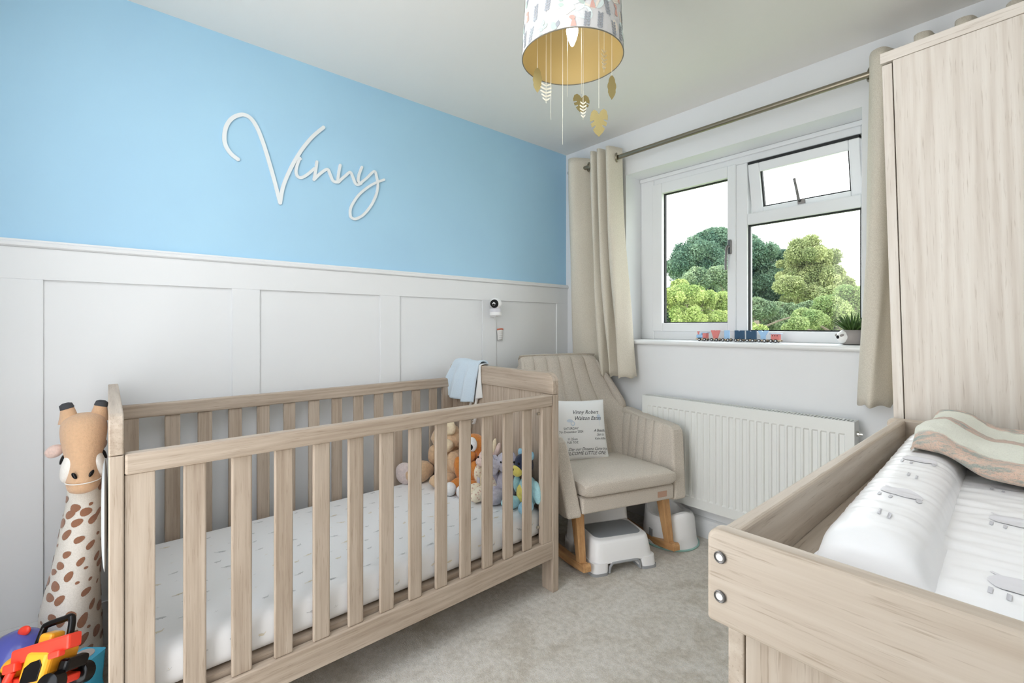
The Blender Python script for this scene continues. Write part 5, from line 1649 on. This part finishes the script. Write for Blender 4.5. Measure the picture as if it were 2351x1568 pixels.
# pale blue pup: a plain stand-in of the same size and colours
bp = thing('plush_pup', 'pale blue and navy plush pup with a yellow muzzle by the cot post', 'soft toy', (0.735, -1.11, 0.363), group=GS)
soft(bp, 'body', (0.738, -1.100, 0.425), (0.044, 0.036, 0.060), P_['blue'], fuzz=0.015)
soft(bp, 'belly', (0.728, -1.124, 0.420), (0.026, 0.016, 0.036), P_['yellow'], fuzz=0.01)
hd_ = soft(bp, 'head', (0.718, -1.105, 0.525), (0.042, 0.036, 0.042), P_['navy'], fuzz=0.015)
soft(bp, 'muzzle', (0.712, -1.135, 0.505), (0.028, 0.018, 0.022), P_['yellow'], fuzz=0.01, p2=hd_)
soft(bp, 'nose', (0.705, -1.153, 0.512), (0.008, 0.005, 0.006), M['black'], fuzz=0, p2=hd_)
for x in (0.700, 0.727):
    soft(bp, 'eye', (x, -1.139, 0.536), (0.005, 0.004, 0.005), M['black'], fuzz=0, p2=hd_)
for (x, r) in ((0.690, -0.3), (0.752, 0.3)):
    soft(bp, 'ear', (x, -1.095, 0.563), (0.013, 0.009, 0.018), P_['sky'], (0, r, 0), p2=hd_)
soft(bp, 'arm', (0.792, -1.105, 0.435), (0.017, 0.018, 0.044), P_['blue'], (0.1, -0.1, 0), 0.01)
soft(bp, 'arm', (0.690, -1.115, 0.445), (0.014, 0.016, 0.038), P_['blue'], (0.2, 0.2, 0), 0.01)
soft(bp, 'leg', (0.706, -1.160, 0.388), (0.026, 0.040, 0.025), P_['blue'], (0, 0, -0.3), 0.01)
soft(bp, 'leg', (0.780, -1.150, 0.388), (0.024, 0.038, 0.025), P_['sky'], (0, 0, 0.2), 0.01)

# ------------------------------------------------------------------ giraffe
gx, gy = 0.215, -2.59
gi = thing('giraffe_plush', 'tall standing plush giraffe with brown spots at the near end of the cot', 'soft toy', (gx, gy, 0.0))
M['g_body'] = cloth('off_white_giraffe_cloth', (216, 212, 202), (228, 224, 215), 300, 0.95, 0.2, blotch=0.06)
M['g_spot'] = plush('giraffe_spot_brown', (150, 108, 84), var=0.08)
M['g_tan'] = plush('giraffe_tan', (206, 170, 136), var=0.06, scale=140)
M['g_white'] = plush('giraffe_white', (228, 226, 220), var=0.04)
GB = [(0.0, 0.0, 0.13, 0.072), (0.02, 0.0, 0.145, 0.078), (0.10, 0.0, 0.148, 0.079), (0.20, 0.0, 0.138, 0.077), (0.27, 0.001, 0.126, 0.073), (0.33, 0.006, 0.112, 0.066), (0.39, 0.014, 0.096, 0.060), (0.45, 0.020, 0.084, 0.056), (0.52, 0.027, 0.074, 0.052), (0.60, 0.034, 0.066, 0.045), (0.68, 0.036, 0.058, 0.042), (0.74, 0.036, 0.05, 0.04)]
def gsec(z):
    for a, b in zip(GB, GB[1:]):
        if z <= b[0]:
            t = (z - a[0]) / (b[0] - a[0])
            return [a[i] * (1 - t) + b[i] * t for i in range(4)]
    return list(GB[-1])
def gpt(z, ph, off=0.0):
    _, cy, rx, ry = gsec(z)
    return (gx + (rx + off) * math.cos(ph), gy + cy + (ry + off) * math.sin(ph), z)
build('body', MB().grid(lambda u, v: gpt(0.74 * v, 2 * PI * u), 48, 44, closeu=True), M['g_body'], gi)
sp = MB()
gr = random.Random(4)
zz = 0.03
row = 0
while zz < 0.70:
    n = max(7, int(11 - zz * 5))
    for k in range(n):
        ph = 2 * PI * (k + 0.5 * (row % 2)) / n + gr.uniform(-0.15, 0.15)
        z0_ = zz + gr.uniform(-0.012, 0.012)
        small = gr.random() < 0.3
        a_ = (0.008 if small else gr.uniform(0.016, 0.023)) * (1 - 0.25 * zz)
        b_ = a_ * gr.uniform(0.55, 0.8)
        rot = gr.uniform(-0.3, 0.9)
        V = []
        rad_ = (gsec(z0_)[2] + gsec(z0_)[3]) / 2
        for ring_ in (0.0, 0.5, 1.0):
            for j in range(12):
                t = 2 * PI * j / 12
                x = a_ * ring_ * math.cos(t) * (1 + 0.2 * math.cos(t))
                y = b_ * ring_ * math.sin(t)
                X, Y = x * math.cos(rot) - y * math.sin(rot), x * math.sin(rot) + y * math.cos(rot)
                V.append(gpt(max(0.004, z0_ + Y), ph + X / rad_, 0.0012))
        sp.add(V, [(q * 12 + j, q * 12 + (j + 1) % 12, (q + 1) * 12 + (j + 1) % 12, (q + 1) * 12 + j) for q in (0, 1) for j in range(12)])
    zz += 0.034
    row += 1
tag(build('spots', sp, M['g_spot'], gi, recalc=False), kind='stuff')
hy = gy + 0.033
HS_ = [(0.0, 0.645, 0.02, 0.012), (0.058, 0.650, 0.045, 0.036), (0.062, 0.665, 0.052, 0.049), (0.06, 0.685, 0.055, 0.051), (0.052, 0.705, 0.056, 0.050), (0.045, 0.73, 0.058, 0.050), (0.034, 0.76, 0.062, 0.056), (0.024, 0.79, 0.066, 0.064), (0.016, 0.82, 0.068, 0.070), (0.010, 0.85, 0.066, 0.071), (0.006, 0.872, 0.055, 0.064), (0.004, 0.885, 0.035, 0.046), (0.004, 0.889, 0.015, 0.02)]
hd_ = build('head', MB().loft([(gx + 0.02 + dx, hy, z, rx, ry * 0.82) for dx, z, rx, ry in HS_], 32), M['g_tan'], gi, sub=1)
build('mouth_seam', MB().tube([(gx + 0.02 + 0.062 + 0.0545 * math.cos(t), hy + 0.0428 * math.sin(t), 0.688) for t in [-1.3 + 2.6 * k / 20 for k in range(21)]], 0.0016, 6), M['g_white'], hd_)
for s in (-1, 1):
    hb = (gx + 0.018, hy + s * 0.034, 0.862)
    ht = (gx + 0.018, hy + s * 0.040, 0.908)
    hn = build('horn', MB().tube([hb, tuple((Vector(hb) + Vector(ht)) / 2), ht], [0.028, 0.021, 0.0165], 18), M['g_tan'], hd_)
    build('horn_tip', MB().tube([tuple(Vector(ht) + Vector((0, 0, -0.001))), tuple(Vector(ht) + Vector((0, s * 0.004, 0.012))), tuple(Vector(ht) + Vector((0, s * 0.005, 0.016)))], [0.0178, 0.016, 0.008], 18), plain('charcoal_felt', (70, 72, 76), 0.9, k=1), hd_)
    soft(gi, 'cheek_patch', (gx + 0.068, hy + s * 0.031, 0.737), (0.036, 0.0205, 0.055), M['g_white'], (s * 0.25, 0, 0), 0.0, p2=hd_)
    soft(gi, 'eye', (gx + 0.060, hy + s * 0.0495, 0.755), (0.013, 0.005, 0.016), M['black'], (s * 0.3, 0, 0), 0.0, p2=hd_)
    er = soft(gi, 'ear', (gx + 0.03, hy + (-0.068 if s < 0 else 0.044), 0.778), (0.016, 0.024 if s < 0 else 0.010, 0.019), P_['pink'], (s * -0.5, 0, 0), 0.05, p2=hd_)
    npos = (gx + 0.02 + 0.052 + 0.0545, hy + s * 0.0195, 0.714)
    soft(gi, 'nostril', npos, (0.004, 0.0055, 0.011), M['black'], (s * -0.45, 0.1, s * 0.45), 0.0, p2=hd_)

# pale cushion tucked between the giraffe and the cot end
def pil(u, v):
    a, b = 2 * u - 1, 2 * v - 1
    t = 0.0068 * (max(0, 1 - abs(a) ** 3) * max(0, 1 - abs(b) ** 3)) ** 0.5
    return (0.64 + 0.15 * a * (1 - 0.06 * b * b), t, 0.68 + 0.12 * b * (1 - 0.06 * a * a))
cs_ = MB()
for sd in (-1, 1):
    cs_.grid(lambda u, v, sd=sd: (pil(u, v)[0], -2.5060 + sd * pil(u, v)[1], pil(u, v)[2]), 20, 16)
tag(build('nursing_pillow', cs_, plain('pale_grey_cotton', (188, 192, 192), 0.9, k=0.9), loc=(0.66, -2.5055, 0.555)), 'thin pale grey pillow wedged between the giraffe and the cot end', 'pillow')

# ------------------------------------------------------------------ toys heaped by the giraffe
TR = YAW
def tw(px_, t):
    return 0
M['ty_red'] = plain('red_toy_plastic', (228, 66, 48), 0.3)
M['ty_yel'] = plain('amber_toy_plastic', (236, 166, 44), 0.28)
M['ty_blue'] = plain('violet_blue_plastic', (84, 90, 168), 0.15)
M['ty_cyan'] = plain('cyan_toy_plastic', (72, 176, 214), 0.25, k=1.4)
M['ty_pale'] = plain('pale_grey_toy_plastic', (196, 194, 192), 0.4)
box_t = thing('toy_box', 'white lidded storage box under the toy truck', 'box', (0.612, -2.640, 0.0), (0, 0, TR))
build('tub', MB().box(-0.12, 0.090, -0.055, 0.058, 0.0, 0.205), M['white_plastic'], box_t, local=True, smooth=False, bevel=0.01, seg=3)
build('lid', MB().box(-0.125, 0.095, -0.060, 0.062, 0.205, 0.217), M['white_plastic'], box_t, local=True, smooth=False, bevel=0.004)
tk = thing('toy_truck', 'chunky amber toy truck with a red ramp and black carry handle', 'toy truck', (0.606, -2.634, 0.247), (-0.38, 0, TR))
tk.scale = (0.86, 0.86, 0.86)
def tp(nm, mb, mt_, par=None, **kw):
    return build(nm, mb, M[mt_], par or tk, local=True, **kw)
tp('chassis', MB().box(-0.085, 0.085, -0.04, 0.05, 0.018, 0.040), 'ty_red', smooth=False, bevel=0.006)
cabn = tp('cab', MB().box(-0.026, 0.050, -0.055, 0.055, 0.030, 0.112), 'ty_yel', smooth=False, bevel=0.016, seg=4)
tp('window', MB().prism([(-0.012, 0.030), (0.036, 0.040), (0.036, 0.078), (0.026, 0.092), (0.002, 0.084), (-0.012, 0.070)], 'y', -0.0575, -0.0545), 'black', cabn, smooth=False, bevel=0.003)
tp('bonnet', MB().ell((-0.075, -0.01, 0.062), (0.028, 0.042, 0.032)), 'ty_yel')
tp('roof_block', MB().box(-0.030, 0.010, -0.02, 0.03, 0.105, 0.148), 'ty_yel', smooth=False, bevel=0.008)
rmp = MB().box(-0.078, 0.084, -0.022, 0.026, -0.020, 0.020)
rmp.xf(Matrix.Translation((0.008, -0.028, 0.112)) @ Matrix.Rotation(math.radians(-16), 4, 'Y'))
tp('ramp', rmp, 'ty_red', smooth=False, bevel=0.006)
cl1 = MB().box(-0.018, 0.018, -0.012, 0.012, -0.012, 0.012)
cl1.xf(Matrix.Translation((-0.050, -0.052, 0.070)) @ Matrix.Rotation(math.radians(-16), 4, 'Y'))
tp('ramp_clip', cl1, 'ty_red', smooth=False, bevel=0.004)
cl2 = MB().box(-0.016, 0.016, -0.012, 0.012, -0.009, 0.009)
cl2.xf(Matrix.Translation((0.066, -0.052, 0.104)) @ Matrix.Rotation(math.radians(-16), 4, 'Y'))
tp('ramp_clip', cl2, 'ty_red', smooth=False, bevel=0.004)
tp('clip_arm', MB().tube([(-0.05, -0.05, 0.06), (-0.056, -0.05, 0.034)], 0.011, 12).tube([(-0.056, -0.05, 0.034), (-0.05, -0.05, 0.018)], 0.013, 12), 'ty_red')
hp = spline([(-0.060, 0.02, 0.100), (-0.056, 0.02, 0.150), (-0.048, 0.02, 0.163), (-0.005, 0.02, 0.178), (0.015, 0.02, 0.185), (0.024, 0.02, 0.174), (0.030, 0.02, 0.140)], 6)
tp('carry_handle', MB().tube([tuple(p) for p in hp], 0.0095, 12), 'black')
for (x, y) in ((0.072, -0.045), (0.072, 0.055), (-0.088, -0.045), (-0.088, 0.055)):
    tp('wheel', MB().tube([(x, y - 0.02, 0.030), (x, y - 0.016, 0.030), (x, y + 0.016, 0.030), (x, y + 0.02, 0.030)], [0.024, 0.030, 0.030, 0.024], 24), 'black')
tp('wheel_arch', MB().box(0.058, 0.090, -0.030, 0.050, 0.050, 0.086), 'black', smooth=False, bevel=0.01, seg=3)
bw = thing('toy_whale', 'rounded violet-blue plastic bath toy with a red fin behind the truck', 'toy', (0.392, -2.692, 0.0), (0, 0, TR))
build('body', MB().lathe([(0.06, 0.0), (0.072, 0.01), (0.078, 0.10), (0.080, 0.20), (0.078, 0.245), (0.066, 0.278), (0.045, 0.300), (0.022, 0.311), (0.003, 0.314)], 36), M['ty_blue'], bw, local=True)
build('eye', MB().ell((-0.022, -0.0775, 0.235), (0.007, 0.004, 0.010)), M['black'], bw, local=True)
build('fin', MB().ell((0.022, 0.0, 0.318), (0.019, 0.007, 0.013), (0, -0.5, 0)), M['ty_red'], bw, local=True)
cy = thing('toy_drum', 'cyan plastic toy with a pale round face beside the giraffe', 'toy', (0.522, -2.546, 0.0), (0, 0, TR))
build('body', stack([rrect(0, 0, 0.032, 0.028, 0.012, 0.0), rrect(0, 0, 0.034, 0.030, 0.012, 0.14), rrect(0, 0, 0.029, 0.028, 0.012, 0.175), rrect(0, 0, 0.034, 0.030, 0.010, 0.248), rrect(0, 0, 0.034, 0.030, 0.008, 0.254)]), M['ty_cyan'], cy, local=True)
build('face_disc', MB().tube([(-0.004, -0.002, 0.2538), (-0.004, -0.002, 0.2562)], 0.0235, 28), M['ty_pale'], cy, local=True)
for o_, lc, s_ in ((td, (0.235, -1.155, 0.363), 1.32), (dg_, (0.437, -1.17, 0.363), 1.26), (rb_, (0.535, -1.175, 0.363), 1.18), (el_, (0.632, -1.115, 0.363), 1.2), (bp, (0.762, -1.10, 0.363), 1.15)):
    o_.location = lc
    o_.scale = (s_, s_, s_)
